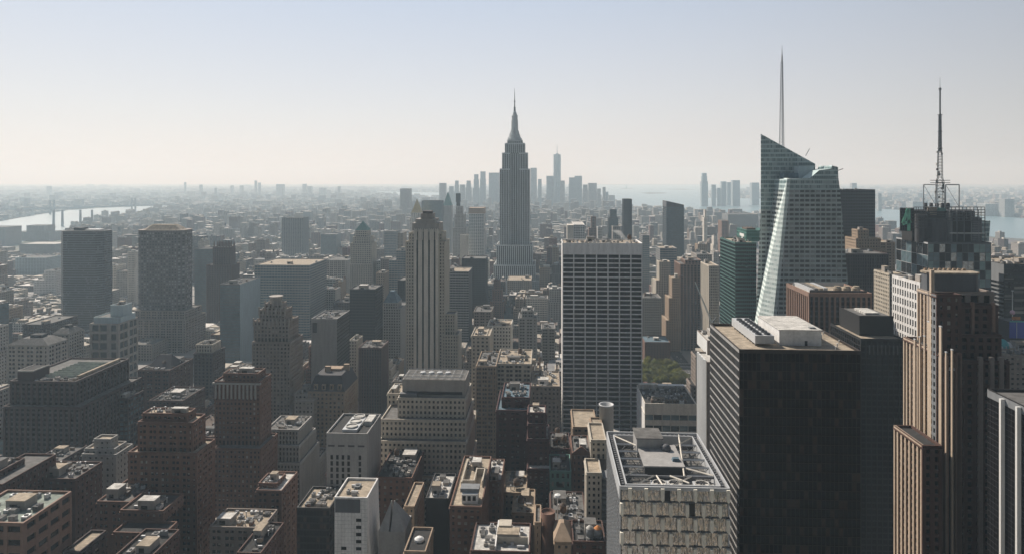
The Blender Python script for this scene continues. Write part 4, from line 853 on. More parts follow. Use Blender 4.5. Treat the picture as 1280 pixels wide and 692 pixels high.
# stepped granite tower, right foreground
PK = ('g_dark', 'g_dark', 'g_black', 'g_mid')
sT = ST('sunlit_granite', 'g_black', mode='vert', bay=3.4, fl=3.7, pf=.34, sf=.36, d=.9, panes=PK, sp='pink_granite')  # left side: sunlight on the granite put into a paler colour
sF = ST('cocoa', 'g_black', bay=4.2, fl=3.7, pf=.48, sf=.4, d=.8, panes=('g_black', 'g_black', 'g_dark'))  # fronts of the same tower: shade put into a darker colour
b = Bld('office_tower', 'stepped brown granite tower with sunlit finned left side and a grey chamfered penthouse at right', SK, (G(1215, 330), 350, 0), None, 'the stepped granite tower', 692, True)
def TT(x0, x1, y, D, ln, z0=0, s=sF, l=sT, **k):
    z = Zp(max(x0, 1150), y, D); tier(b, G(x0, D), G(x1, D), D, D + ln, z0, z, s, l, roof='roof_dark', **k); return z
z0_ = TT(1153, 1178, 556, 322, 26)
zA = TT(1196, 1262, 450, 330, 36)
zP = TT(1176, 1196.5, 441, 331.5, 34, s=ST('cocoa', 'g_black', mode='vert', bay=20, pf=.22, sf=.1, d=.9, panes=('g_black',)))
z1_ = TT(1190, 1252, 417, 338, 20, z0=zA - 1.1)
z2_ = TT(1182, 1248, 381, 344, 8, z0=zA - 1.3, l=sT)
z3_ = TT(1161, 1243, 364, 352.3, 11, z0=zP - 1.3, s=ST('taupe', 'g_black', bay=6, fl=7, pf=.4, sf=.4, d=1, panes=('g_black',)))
pa, pc = G(1163, 353), G(1228, 353)
b.one('penthouse', lambda m: (m.prism(cham(pa, pc, 353.5, 364, 2.6), z3_ - 1, Zp(1195, 343, 353), 'smoke_metal'), m.prism(cham(pa - .5, pc + .5, 353, 364.5, 2.8), Zp(1195, 343, 353), Zp(1195, 341, 353), 'roof_tan')))
b.one('roof_vents', lambda m: [m.box(pa + 2 + i * 2.4, pa + 3.4 + i * 2.4, 362, 363, Zp(1195, 341, 353), Zp(1195, 341, 353) + 1, 'tan_brick') for i in range(9)])
XL = G(1176, 331.5)
for (px, w, ytop) in ((1131, 1.2, 424), (1137, .8, 421), (1142.5, 1.0, 420), (1147.5, 1.5, 402), (1161.5, 1.5, 408), (1168, .8, 440), (1175, 1.0, 437)):
    D = XL * 850 / (px - 682)
    zt_ = Zp(px, ytop, D)
    b.one('fin', lambda m: (m.box(XL - .5, XL + .02, D - w * .6, D + w * .6, 0, zt_, 'sunlit_granite'), m.box(XL - .6, XL + .1, D - w * .6 - .1, D + w * .6 + .1, zt_, zt_ + .5, 'aluminium')))
ya_, yb_ = XL * 850 / (1157.5 - 682), XL * 850 / (1149 - 682)
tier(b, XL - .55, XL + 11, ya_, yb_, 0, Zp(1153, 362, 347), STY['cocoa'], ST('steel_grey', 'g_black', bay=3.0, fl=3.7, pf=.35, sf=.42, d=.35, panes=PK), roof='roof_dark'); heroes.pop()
b.one('finial', lambda m: m.box(XL - .6, XL + .9, yb_ - 1.6, yb_, 0, Zp(1151, 334, 349), 'sunlit_granite'))
b.one('dark_bay', lambda m: (m.box(G(1181, 331) , G(1196, 331), 330.4, 332.6, 0, Zp(1188, 462, 331), 'g_black'), m.box(G(1180, 331), G(1196.5, 331), 329.9, 332.8, Zp(1188, 462, 331), Zp(1188, 459, 331), 'aluminium')))
for (px, yy) in ((1183, 448), (1197, 446), (1199.5, 444), (1226, 449), (1240, 449), (1252, 449)):
    b.one('pinnacle', lambda m: m.box(G(px, 329.4) - .9, G(px, 329.4) + .9, 329.0, 330.9, 0, Zp(px, yy - 3, 329.4), 'taupe' if px > 1200 else 'pink_granite'))
for px in (1174, 1183, 1214, 1240): b.one('pinnacle', lambda m: m.box(G(px + 2, 343.6) - .6, G(px + 2, 343.6) + .6, 343.2, 344.8, z2_ - 20, z2_ + 1.6, 'pink_granite'))
blds.append(b); b.finish()
# black block with white fins
b = Bld('office_tower', 'black glass block with three tall white fins at the bottom right corner', SK, (G(1300, 270), 268, 0), None, 'the white-finned block', 692, True)
XL = G(1231, 300); Ya, Yb = 236, 300; zt = Zp(1231, 485, 300)
tier(b, XL + 1, XL + 70, Ya, Yb, 0, zt, STY['black'], ST('steel_grey', 'g_black', bay=1.9, fl=2.4, pf=.035, sf=.03, d=.1, top=3.5, panes=('g_black',)), roof='roof_grey')
for px in (1232.5, 1251.5, 1271.5):
    D = XL * 850 / (px - 682)
    b.one('white_fin', lambda m: m.box(XL - .7, XL + .9, D - .55, D + .55, 0, zt - .9, 'white_paint'))
blds.append(b); b.finish()
B('office_building', 'low beige-rimmed roof with rooftop equipment behind the white-finned block, under the blue billboard', BB, [(1249, 1330, 444, 520, 60)], 'taupe', yv=490, n=14, roof='roof_tan', short='the low beige-rimmed roof')
# zigzag white building and terrace building by the park
B('office_building', 'narrow white-sided building squeezed against the striped wall of the black slab', BB, [(883, 900, 452, 430, 26), (884, 905, 425, 452, 30)], 'plaintaupe', yv=660, left=ST('white_paint', mode='plain'), n=2, roof='roof_white', short='the white-sided building')
b = blds[-1]; b.one('zigzag_bays', lambda m: [m.loft([[(G(883, 430) - .1, 431 + i * 5.4, 0), (G(883, 430) - 1.6, 433.7 + i * 5.4, 0), (G(883, 430) - .1, 436.2 + i * 5.4, 0)], [(G(883, 430) - .1, 431 + i * 5.4, Zp(883, 450, 430)), (G(883, 430) - 1.6, 433.7 + i * 5.4, Zp(883, 450, 430)), (G(883, 430) - .1, 436.2 + i * 5.4, Zp(883, 450, 430))]], 'white_paint') for i in range(4)])
B('office_building', 'low wide pale block with a dark cluttered roof in front of the park trees', OT, [(806, 871, 504, 560, 50)], ST('pale_stone', 'g_mid', bay=8, fl=9, pf=.06, sf=.5, d=.5, top=9, panes=('g_mid', 'g_dark', 'g_blue')), yv=545, n=12, roof='roof_dark', short='the low wide pale block', left=ST('white_stone', mode='plain'))
b = blds[-1]; X0, X1, Y0, Y1, zt = b.last
b.one('roof_screen', lambda m: (m.box(X0 + 1, X0 + 17, Y1 - 8, Y1 - 2, zt - 1.1, zt + 2.5, 'roof_white'), m.box(X0 + 18, X1 - 1, Y1 - 6, Y1 - 1, zt - 1.1, zt + 1.5, 'aluminium'), [m.box(X0 + 6 + i * 3, X0 + 8 + i * 3, Y0 + 5, Y0 + 9, zt - 1.1, zt + 1.2, 'roof_brown') for i in range(10)]))
# ------------------------------------------------------------------ right side, further
B('glass_tower', 'green glass tower with a small white mark near its top', SK, [(919, 945.5, 303, 700, 60)], ST('green_metal', 'g_dark', bay=1.9, fl=3.8, pf=.1, sf=.4, d=.15), left='green', yv=400, short='the green glass tower', n=3, roof='roof_tan')
b = blds[-1]; zb = b.last[4]
XA, XB = G(933, 722), G(946.5, 722); zt = Zp(935, 288, 722)
patmat('pat_green', (0.045, 0.15, 0.13), (0.02, 0.09, 0.075), bay=1.9, fl=3.8, pf=.1, sf=.35, grough=.1, blinds=.15)
b.one('upper_block', lambda m: m.box(XA, XB + 20, 722, 758, zb - 1.1, zt, 'pat_green'), sub=[('sign', lambda m: (m.box(XA - .25, XA - .05, 730, 746, zt - 7.5, zt - 4.5, 'white_paint'), m.box(XA - .3, XA - .05, 735, 738.5, zt - 9.5, zt - 7.5, 'white_paint')))])
b.one('antennas', lambda m: [m.bar((XA + 4 + i * 2.6, 735 + (i * 7) % 13, zt), (XA + 4 + i * 2.6, 735 + (i * 7) % 13, zt + 3 + i % 3), .25, 'roof_white') for i in range(7)] + [m.box(XA + 2, XB, 728, 745, zt, zt + 2, 'roof_brown')])
# faceted glass tower
patmat('pat_facet', (0.42, 0.47, 0.46), (0.02, 0.028, 0.032), bay=4.6, fl=4.15, pf=.2, sf=.46, grough=.1, blinds=.12)
patmat('pat_screen', (0.46, 0.56, 0.56), (0.13, 0.2, 0.21), bay=1.55, fl=4.15, pf=.12, sf=.34, grough=.08, blinds=.35)
patmat('pat_facet_lit', (0.72, 0.8, 0.77), (0.42, 0.52, 0.5), bay=3, fl=4.15, pf=.1, sf=.5, grough=.3, blinds=.3)  # paler copy of the facade, with sunlight and sky glare put into its colour
b = Bld('skyscraper', 'faceted crystal-shaped glass skyscraper with a slanted top and a bright sloping facet', SK, (G(1000, 640), 655, 0), None, 'the faceted glass tower', 395, False)
def Q(x, y, D): return (G(x, D), D, Zp(x, y, D))
def solid(m, front, D0, depth, k, shift=0):
    fr = [Q(x, y, D0) for x, y in front]
    bk = [(p[0] + shift, p[1] + depth, p[2]) for p in fr]
    n = len(fr); i = len(m.v); m.v += fr + bk; a = m.mi(k)
    m.f.append(tuple(i + q for q in range(n))); m.m.append(a)
    m.f.append(tuple(i + n + q for q in reversed(range(n)))); m.m.append(a)
    for q in range(n):
        m.f.append((i + q, i + n + q, i + n + (q + 1) % n, i + (q + 1) % n)); m.m.append(a)
g0 = 560
b.one('rear_shard', lambda m: solid(m, [(937, g0), (1019, g0), (1019, 262), (951, 262)][::1], 652, 42, 'pat_facet', 14))
b.one('rear_screen', lambda m: solid(m, [(951, 261.9), (1019, 261.9), (1019, 205), (951, 167.5)], 652, 42, 'pat_screen', 14))
b.one('front_shard', lambda m: solid(m, [(950, g0), (1078, g0), (1050, 238), (983, 238)], 618, 33.9, 'pat_facet'))
b.one('front_screen', lambda m: (solid(m, [(983, 237.9), (1050, 237.9), (1048, 222), (984, 224)], 618, 33.9, 'pat_screen'), solid(m, [(1012, 223), (1048, 221.8), (1047.5, 209), (1040, 207), (1039, 211), (1024, 213)], 619, 30, 'pat_screen')))
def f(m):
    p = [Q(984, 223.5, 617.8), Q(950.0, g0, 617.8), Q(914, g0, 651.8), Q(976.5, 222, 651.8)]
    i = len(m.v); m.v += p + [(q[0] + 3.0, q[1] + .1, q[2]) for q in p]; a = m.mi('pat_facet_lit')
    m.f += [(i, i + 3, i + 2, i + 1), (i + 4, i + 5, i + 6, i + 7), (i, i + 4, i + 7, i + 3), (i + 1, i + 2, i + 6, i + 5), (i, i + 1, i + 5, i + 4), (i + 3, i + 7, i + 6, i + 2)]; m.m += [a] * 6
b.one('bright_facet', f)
b.one('roof_plant', lambda m: (m.box(G(979, 640), G(1000, 640), 640, 650, Zp(990, 224, 640), Zp(990, 216, 640), 'roof_blue'), m.box(G(998, 640), G(1016, 640), 638, 651.5, Zp(990, 224, 640), Zp(990, 208, 640), 'blue_panel')))
b.one('roof_crane', lambda m: (m.bar(Q(1022, 222, 640), Q(1054, 211, 632), .35, 'steel_grey'), m.bar(Q(1022, 222, 640), Q(1026, 212, 640), .5, 'steel_grey'), m.bar(Q(1007, 195, 660), Q(1012, 186, 660), .3, 'steel_grey')))
def spire(b, X, Y, z0, z1, w, k='aluminium', seg=26, name='spire', frac=.62):
    """three-legged lattice that tapers into a mast"""
    def f(m):
        zm = z0 + (z1 - z0) * frac
        for s in range(seg):
            a, c = z0 + (zm - z0) * s / seg, z0 + (zm - z0) * (s + 1) / seg
            ra, rc = w * (1 - .62 * s / seg), w * (1 - .62 * (s + 1) / seg)
            P = lambda r, z, t: (X + r * math.cos(t * 2.094 + .4), Y + r * math.sin(t * 2.094 + .4), z)
            for t in range(3):
                m.bar(P(ra, a, t), P(rc, c, t), .3, k); m.bar(P(ra, a, t), P(rc, c, t + 1), .2, k); m.bar(P(ra, a, t), P(ra, a, t + 1), .13, k)
        m.lathe(X, Y, [(w * .36, zm), (w * .3, zm + (z1 - zm) * .3), (w * .16, zm + (z1 - zm) * .5), (.12, z1)], k, 8)
    b.one(name, f)
spire(b, G(977.5, 668), 668, Zp(977, 185, 668), Zp(977, 57, 668), 2.5, 'aluminium', frac=.84)
reg(b, G(940, 652), G(1019, 652), 652, 694, Zp(980, 205, 652)); heroes[-1]['yt'] = 57
reg(b, G(968, 618), G(1062, 618), 618, 652, Zp(1010, 222, 618))
blds.append(b); b.finish()
B('office_tower', 'plain dark slate tower behind the right side of the faceted glass tower', SK, [(1049, 1094, 237, 880, 46)], ST('dark_panel', 'g_black', bay=2, fl=3.9, pf=.25, sf=.4, d=.2), yv=330, short='the slate tower', n=4, roof='roof_dark', big=False)
B('office_building', 'old tan stepped building in front of the slate tower', OT, [(1066, 1106, 312, 835, 40), (1070, 1101, 298, 838, 30), (1072, 1086, 287, 842, 16)], 'tan', yv=320, n=2, roof='roof_tan')
B('office_tower', 'dark closely ribbed tower standing behind the pinkish-ribbed tower', SK, [(1057, 1111, 317, 760, 48)], ST('dark_stone', 'g_black', mode='vert', bay=2.6, pf=.4, sf=.3, d=.8), yv=400, short='the closely ribbed tower', n=5, roof='roof_grey')
B('office_building', 'sunlit pale building with tall columned windows left of the stepped granite tower', OT, [(1150, 1172, 353, 470, 37)], ST('white_stone', 'g_dark', bay=3.2, fl=6.2, pf=.42, sf=.3, d=.6, top=2), yv=420, n=1, roof='roof_tan', short='the columned pale building')
B('office_building', 'small beige tower between the closely ribbed tower and the columned pale building', BB, [(1112, 1128, 342, 640, 30)], 'lime', yv=400, n=1, roof='roof_tan')
B('office_building', 'small beige block behind the closely ribbed tower', BB, [(1100, 1119, 303, 900, 36)], 'tan', yv=330, n=1, roof='roof_tan')
# tower with the illuminated numeral and broadcast mast
b = Bld('skyscraper', 'glass skyscraper with a dark crown, a green number 4 and a broadcast mast', SK, (G(1200, 600), 630, 0), None, 'the mast-topped tower', 345, True)
X0, X1 = G(1160, 600), G(1239, 600); zt = Zp(1200, 303, 600)
s4 = ST('smoke_metal', 'g_blue', bay=4.6, fl=7.4, pf=.07, sf=.06, d=.2, panes=('g_blue', 'g_mid', 'g_dark', 'g_teal', 'g_mirror'))
tier(b, X0, X1, 600, 653, 0, zt, s4, ST('aluminium', 'g_blue', bay=9, fl=10, pf=.02, sf=.035, d=.2, panes=('g_mid', 'g_dark', 'g_blue')), roof='roof_dark')
def f(m):
    m.prism(cham(G(1146, 612), G(1226, 612), 612, 645, 8), zt - 1.1, Zp(1180, 264, 612), 'black_metal'); [m.lathe(G(px, 612), 612.5, [(r_, zt - 1), (r_, Zp(1180, yy, 612))], kk, 18) for px, r_, yy, kk in ((1170, 8.5, 273, 'louvre'), (1152, 5, 268, 'dark_panel'), (1221, 4, 272, 'smoke_metal'), (1186, 3, 266, 'steel_grey'))]; [m.box(G(px, 606), G(px, 606) + .5, 606, 606.5, zt, Zp(1180, 262, 606), 'steel_grey') for px in (1187, 1196, 1205, 1214, 1223, 1231)]; m.box(G(1187, 606), G(1231, 606), 606, 606.4, Zp(1180, 292, 606), Zp(1180, 291, 606), 'white_paint')
    for j in range(16): m.box(G(1158, 606.8), G(1182, 606.8), 606.8, 608, zt + j * 1.7, zt + j * 1.7 + .7, 'louvre')
    for j in range(16): m.box(G(1216, 606.8), G(1225, 606.8), 606.8, 608, zt + j * 1.5, zt + j * 1.5 + .7, 'steel_grey')
b.one('louvred_crown', f)
def frame(m, xa, xb, ya, yb, D, nx, ny, r=.22, k='louvre', D2=None):
    D2 = D2 or D
    for i in range(nx + 1):
        x = xa + (xb - xa) * i / nx; DD = D + (D2 - D) * i / nx
        m.bar(Q(x, ya, DD), Q(x, yb, DD), r, k)
    for j in range(ny + 1):
        y = ya + (yb - ya) * j / ny
        m.bar(Q(xa, y, D), Q(xb, y, D2), r, k)
def four(m):
    P = lambda x, y: Q(x, y, 598.5)
    for (x0, y0, x1, y1) in ((1128.5, 280, 1139, 276.6), (1129, 279, 1135, 261.5), (1136.2, 261, 1136.2, 288.5)):
        p, q = P(x0, y0), P(x1, y1); v = Vector(q) - Vector(p); nrm = Vector((-v.z, 0, v.x)).normalized() * 1.25
        a = [Vector(p) + nrm, Vector(q) + nrm, Vector(q) - nrm, Vector(p) - nrm]
        m.loft([[tuple(t + Vector((0, .5, 0))) for t in a], [tuple(t) for t in a]], 'sign_green')
b.one('sign_board', lambda m: (frame(m, 1125, 1142.5, 260, 289, 600, 6, 8, .2), m.box(G(1125.5, 600.5), G(1142, 600.5), 600.4, 601, Zp(1134, 288.5, 600.5), Zp(1134, 260.5, 600.5), 'black_metal')), sub=[('numeral', four)])
b.one('sign_frame', lambda m: (frame(m, 1185, 1231, 259, 276, 604, 10, 5, .3, 'smoke_metal'), frame(m, 1142.5, 1160, 259, 285, 603, 6, 7, .25, 'louvre')))
b.one('corner_fin', lambda m: solid(m, [(1228, 302), (1236, 302), (1238, 276), (1226, 277)], 612, 14, 'pat_screen'))
for xa, xb, kk in ((1154.5, 1171, 'white_paint'), (1182, 1199, 'steel_grey')):
    def f(m):
        for D in (612, 628):
            m.bar(Q(xa, 231, D), Q(xb, 231, D), .45, kk); m.bar(Q(xa, 262, D), Q(xa, 231, D), .45, kk); m.bar(Q(xb, 262, D), Q(xb, 231, D), .45, kk); m.bar(Q(xa, 259, D), Q(xb, 259, D), .45, kk); m.bar(Q(xa, 231, D), Q(xb, 259, D), .15, 'smoke_metal')
        for x in (xa, xb): m.bar(Q(x, 231, 612), Q(x, 231, 628), .35, kk)
    b.one('tube_frame', f)
b.one('roof_plant', lambda m: (m.box(G(1163, 611), G(1171, 611), 611, 616, Zp(1170, 270, 611), Zp(1170, 259, 611), 'roof_tan'), m.box(G(1171, 613), G(1183, 613), 613, 620, Zp(1170, 268, 611), Zp(1170, 260, 611), 'copper'), [m.lathe(G(1157 + i * 7, 615), 615, [(1.2, Zp(1170, 262, 611)), (1.6, Zp(1170, 257, 611)), (1.2, Zp(1170, 254, 611))], 'louvre', 8) for i in range(5)]))
MX, MY = G(1175, 625), 625
def f(m):
    za = Zp(1175, 264, 625); segs = [(1175, 264, 4.2), (1175, 228, 3.7), (1175, 222, 2.5), (1175, 196, 2.2), (1175, 186, 1.5), (1175, 144, 1.15)]
    for s in range(len(segs) - 1):
        z_a, z_c = Zp(1175, segs[s][1], 625), Zp(1175, segs[s + 1][1], 625); r0, r1 = segs[s][2], segs[s + 1][2]; n = max(1, int((z_c - z_a) / 2.6))
        for q in range(n):
            a, c = z_a + (z_c - z_a) * q / n, z_a + (z_c - z_a) * (q + 1) / n; ra, rc = r0 + (r1 - r0) * q / n, r0 + (r1 - r0) * (q + 1) / n
            P = lambda r, z, t: (MX + r * math.cos(t * 1.5708 + .5), MY + r * math.sin(t * 1.5708 + .5), z)
            for t in range(4):
                m.bar(P(ra, a, t), P(rc, c, t), .26, 'smoke_metal'); m.bar(P(ra, a, t), P(rc, c, t + 1), .15, 'aluminium'); m.bar(P(ra, a, t), P(ra, a, t + 1), .15, 'smoke_metal')
    m.lathe(MX, MY, [(.9, Zp(1175, 190, 625)), (.9, Zp(1175, 144, 625)), (.7, Zp(1175, 144, 625)), (.7, Zp(1175, 113, 625)), (1.1, Zp(1175, 113, 625)), (1.1, Zp(1175, 110, 625)), (.2, Zp(1175, 110, 625)), (.1, Zp(1175, 97, 625))], 'steel_grey', 10)
    for yy, r in ((229, 8), (226, 8), (186, 2.2), (165, 2), (144, 2)): m.lathe(MX, MY, [(r, Zp(1175, yy, 625)), (r, Zp(1175, yy - .7, 625))], 'smoke_metal', 8)
    for q in range(26):
        t = rnd.random() * 6.28; z = Zp(1175, rnd.uniform(262, 190), 625); r = 3.8 if z < Zp(1175, 226, 625) else 2.4
        m.box(MX + r * math.cos(t) - .5, MX + r * math.cos(t) + .5, MY + r * math.sin(t) - .5, MY + r * math.sin(t) + .5, z, z + 1.8, rnd.choice(['roof_white', 'louvre', 'steel_grey']))
b.one('broadcast_mast', f)
heroes[-1]['yt'] = 97
blds.append(b); b.finish()
B('office_building', 'dark louvred block with a sunlit top corner right of the mast-topped tower', OT, [(1255, 1330, 330, 620, 55)], ST('black_metal', 'g_black', mode='horiz', bay=9, fl=3.6, pf=.03, sf=.4, d=.2), left=ST('steel_grey', 'g_black', mode='horiz', bay=9, fl=3.6, pf=.02, sf=.4, d=.3, top=16, panes=('g_black',)), yv=410, short='the dark louvred block', n=3, roof='roof_tan')
# One slim block with the ball, and its billboard
b = Bld('sign_tower', 'slim tower with a blue billboard and a pinkish ball on a pole', 'sign tower', (G(1272, 560), 566, 0), None, 'the blue billboard', 440, True)
X0, X1 = G(1262, 560), G(1285, 560)
b.one('wall', lambda m: m.box(X0 + .2, X1, 560.5, 575, 0, Zp(1270, 402, 560), 'dark_panel'))
b.one('billboard', lambda m: m.box(X0, X1, 559.6, 560.3, Zp(1270, 422, 560), Zp(1270, 402, 560), 'blue_paint'), sub=[('border', lambda m: (m.box(X0 - .2, X1, 559.3, 559.6, Zp(1270, 402, 560), Zp(1270, 400.4, 560), 'teal_paint'), m.box(X0 + 5, X0 + 5.3, 559.4, 559.6, Zp(1270, 422, 560), Zp(1270, 402, 560), 'white_paint')))])
b.one('rooftop_letters', lambda m: [m.box(G(1265.5 + i * 2.7, 561), G(1267.6 + i * 2.7, 561), 561, 561.6, Zp(1270, 399.6, 560), Zp(1270, 395.8, 560), 'orange_paint') for i in range(4)])
b.one('lower_screen', lambda m: m.box(G(1266, 560), X1, 559.4, 560.2, Zp(1270, 434, 560), Zp(1270, 426.5, 560), 'blue_paint'))
b.one('pole', lambda m: m.lathe(G(1265.6, 566), 566, [(.35, Zp(1265, 402, 566)), (.2, Zp(1265, 363.5, 566)), (.9, Zp(1265, 363.4, 566)), (.9, Zp(1265, 362.6, 566))], 'white_paint', 8), sub=[('ball', lambda m: m.lathe(G(1265.6, 566), 566, [(.2, Zp(1265, 392.5, 566))] + [(1.9 * math.sin(t * math.pi / 8), Zp(1265, 390, 566) - 1.9 * math.cos(t * math.pi / 8)) for t in range(1, 8)] + [(.2, Zp(1265, 387.2, 566))], 'pink_paint', 16))])
blds.append(b); b.finish()
b = Bld('domed_pavilion', 'little teal and white domed rooftop structure beside the blue billboard', 'pavilion', (G(1252, 545), 552, 0), None, None, 440, True)
b.one('base', lambda m: m.box(G(1246, 540), G(1262, 540), 540, 560, 0, Zp(1250, 436, 540), 'taupe'))
b.one('dome', lambda m: m.lathe(G(1252, 548), 548, [(5.2 * math.cos(t * math.pi / 16), Zp(1250, 434, 548) + 7 * math.sin(t * math.pi / 16)) for t in range(8)], 'teal_paint', 18), True)
b.one('shell', lambda m: m.lathe(G(1259.5, 550), 550, [(3.6 * math.cos(t * math.pi / 16), Zp(1250, 436, 548) + 5.5 * math.sin(t * math.pi / 16)) for t in range(8)], 'white_paint', 16), True)
b.finish()
# ------------------------------------------------------------------ centre right, middle distance
B('office_tower', 'tall brown tower with vertical tan stripes beside the avenue', SK, [(850, 880, 330, 1040, 46), (856, 877, 325, 1046, 30)], ST('pink_granite', 'g_dark', mode='vert', bay=5.2, pf=.35, sf=.4, d=1, sp='brown_brick'), yv=437, short='the tan-striped brown tower', n=1)
B('office_building', 'beige stepped tower in terraces right of the tall white-gridded slab', OT, [(808, 850, 413, 1085, 60), (815, 848, 372, 1090, 44), (820, 842, 350, 1096, 34), (824, 838, 327, 1104, 24)], 'lime', yv=450, short='the terraced beige tower', n=1, roof='roof_tan')
B('office_building', 'second terraced tan tower nearer the avenue, left of the tan-striped brown tower', OT, [(833, 851, 400, 1030, 44), (836, 850, 372, 1034, 34), (840, 850, 347, 1038, 26)], 'tan', yv=440, n=1, roof='roof_tan')
B('office_building', 'grey windowed block with roof tanks at the right foot of the tall white-gridded slab', OT, [(803, 827, 372, 1006, 40)], 'warm', yv=420, n=1, tank=2)
B('office_building', 'low dark blue-roofed block facing the park', BB, [(806, 838, 427, 960, 40)], 'brown', yv=447, n=2, roof='roof_blue')
B('glass_tower', 'pale teal glass tower behind the terraced beige tower', SK, [(825, 846, 310, 1180, 44)], 'hgrey', yv=350, n=1, roof='roof_tan')
B('glass_tower', 'grey-green tower with a slanted top in the hazy right centre', SK, [(833, 855, 258, 1400, 46)], 'curtain', yv=320, n=0, short='the slant-topped tower')
b = blds[-1]; X0, X1, Y0, Y1, zt = b.last
b.one('slanted_top', lambda m: m.loft([[(X0, Y0 + .5, zt), (X1, Y0 + .5, zt), (X1, Y1, zt), (X0, Y1, zt)], [(X0, Y0 + .5, zt + 11), (X1, Y0 + .5, zt + 3), (X1, Y1, zt + 3), (X0, Y1, zt + 11)]], 'smoke_metal'))
B('glass_tower', 'slender black tower, tallest of the hazy group right of the tallest spired skyscraper', SK, [(779.5, 790, 249, 1700, 34)], 'blackv', yv=302, n=0, short='the slender black tower')
B('glass_tower', 'shorter dark twin-stepped tower left of the slender black tower', SK, [(761, 773, 272, 1620, 32), (763, 771, 262, 1626, 22)], 'curtain', yv=302, n=0)
B('apartment_tower', 'small pale tower between the two dark hazy towers', AB, [(766, 776, 283, 1520, 26)], 'warm', yv=302, n=0)
B('office_tower', 'hazy dark-ribbed slab with pale left wall behind the tall white-gridded slab', OT, [(717, 731, 281, 1500, 120)], ST('white_stone', 'g_dark', mode='vert', bay=5.4, pf=.25, d=1), right='plainlime', yv=302, n=0, roof='roof_white')
b = blds[-1]; b.one('side_wing', lambda m: m.box(G(709, 1502), G(716.8, 1502), 1502, 1540, 0, b.last[4] - 1, 'pale_stone'))
B('office_tower', 'pinkish stepped hazy tower right of the dark-ribbed hazy slab', OT, [(736, 748, 285, 1640, 30), (739, 745, 271, 1646, 18)], 'pink', yv=302, n=0)
B('apartment_tower', 'pale slim block right of the pinkish stepped hazy tower', AB, [(747, 753, 284, 1560, 26)], 'white', yv=302, n=0)
B('apartment_tower', 'greenish banded block at the right shoulder of the tall white-gridded slab', AB, [(803, 812, 294, 1400, 40)], 'hgrey', yv=350, n=0)
B('office_building', 'grey block behind the tan-striped brown tower', OT, [(871, 890, 318, 1150, 46)], 'warm', yv=360, n=1)
B('office_building', 'tan fin-sided block between the tan-striped brown tower and the green glass tower', OT, [(886, 899, 332, 960, 50)], 'vlime', yv=410, n=1, roof='roof_tan')
B('apartment_building', 'tiny pointed pale tower in the haze between the slant-topped tower and the green glass tower', AB, [(880, 884, 272, 2100, 20), (881, 883, 262, 2104, 12)], 'pale', yv=290, n=0)
B('office_building', 'pinkish hazy block beyond the green glass tower', BB, [(902, 911, 276, 1900, 40)], 'pink', yv=300, n=0)
B('office_building', 'wide low bluish block in the haze to the right of the pinkish hazy block', BB, [(910, 948, 268, 2600, 90)], 'hgrey', yv=284, n=0)
B('office_building', 'low cream-roofed building in front of the base of the tallest spired skyscraper', OT, [(634, 664, 350, 1290, 60)], 'lime', yv=365, n=3, roof='roof_tan')
B('apartment_building', 'two-tone hazy blue glass tower near the left edge', AB, [(19, 57, 322, 1700, 60)], ST('blue_panel', 'g_blue', bay=4, pf=.35, sf=.35), yv=375, n=1, short='the two-tone blue tower')
B('apartment_building', 'light beige slab with tight window rows left of the dark glass tower', AB, [(42, 70, 350, 1420, 40), (55, 70, 338, 1426, 26)], 'white', yv=400, n=2, short='the light beige slab')
B('office_building', 'wide hazy stepped block near the left edge under the river', BB, [(18, 62, 290, 2700, 90), (33, 56, 282, 2710, 60)], 'grey', yv=305, n=0)
B('office_building', 'hazy block cut by the left edge at the river', BB, [(-20, 7, 284, 2500, 80)], 'grey', yv=305, n=0)
B('office_building', 'long pale-roofed hazy block left of the dark glass tower', BB, [(24, 70, 305, 2100, 80)], 'hgrey', yv=322, n=0, roof='roof_white')
B('office_building', 'light building low between the dark glass tower and the pyramid-topped tower', BB, [(149, 158, 372, 1300, 40)], 'white', yv=395, n=1)
B('apartment_tower', 'tall hazy grey-blue slab far left of centre skyline near the river mouth', AB, [(500, 512, 236, 3600, 60)], 'grey', yv=262, n=0)
# ------------------------------------------------------------------ tallest tower
b = Bld('skyscraper', 'tallest grey art deco skyscraper with stepped crown and needle spire in the centre', SK, (G(643, 1450), 1475, 0), None, 'the tallest spired skyscraper', 350, False)
se = ST('esb_stone', 'g_mid', mode='vert', bay=4.1, fl=3.9, pf=.42, sf=.38, d=.9, top=3, sp='steel_grey')
def TE(x0, x1, y, D, ln, z0=0):
    z = Zp(643, y, D); tier(b, G(x0, D), G(x1, D), D, D + ln, max(0, z0), z, se); return z
TE(611, 675, 350, 1415, 95)
TE(617, 669, 331, 1420, 85)
TE(620.5, 665.5, 306, 1428, 75)
za = Zp(643, 306, 1428)
z1 = TE(624.5, 638, 211, 1442, 52, za - 2); TE(648.5, 662, 211, 1442, 52, za - 2)
z2 = TE(627.5, 638, 191, 1443.5, 48, z1 - 1.2); TE(648.5, 659.5, 191, 1443.5, 48, z1 - 1.2)
z3 = TE(637.6, 649, 183, 1449, 40, za - 2)
z4 = TE(631, 656, 179, 1446, 42, z2 - 1.2)
z5 = TE(634, 653, 175, 1450, 34, z4 - 1.1)
cx, cy = G(643.3, 1467), 1467
zz = lambda y: Zp(643, y, 1467)
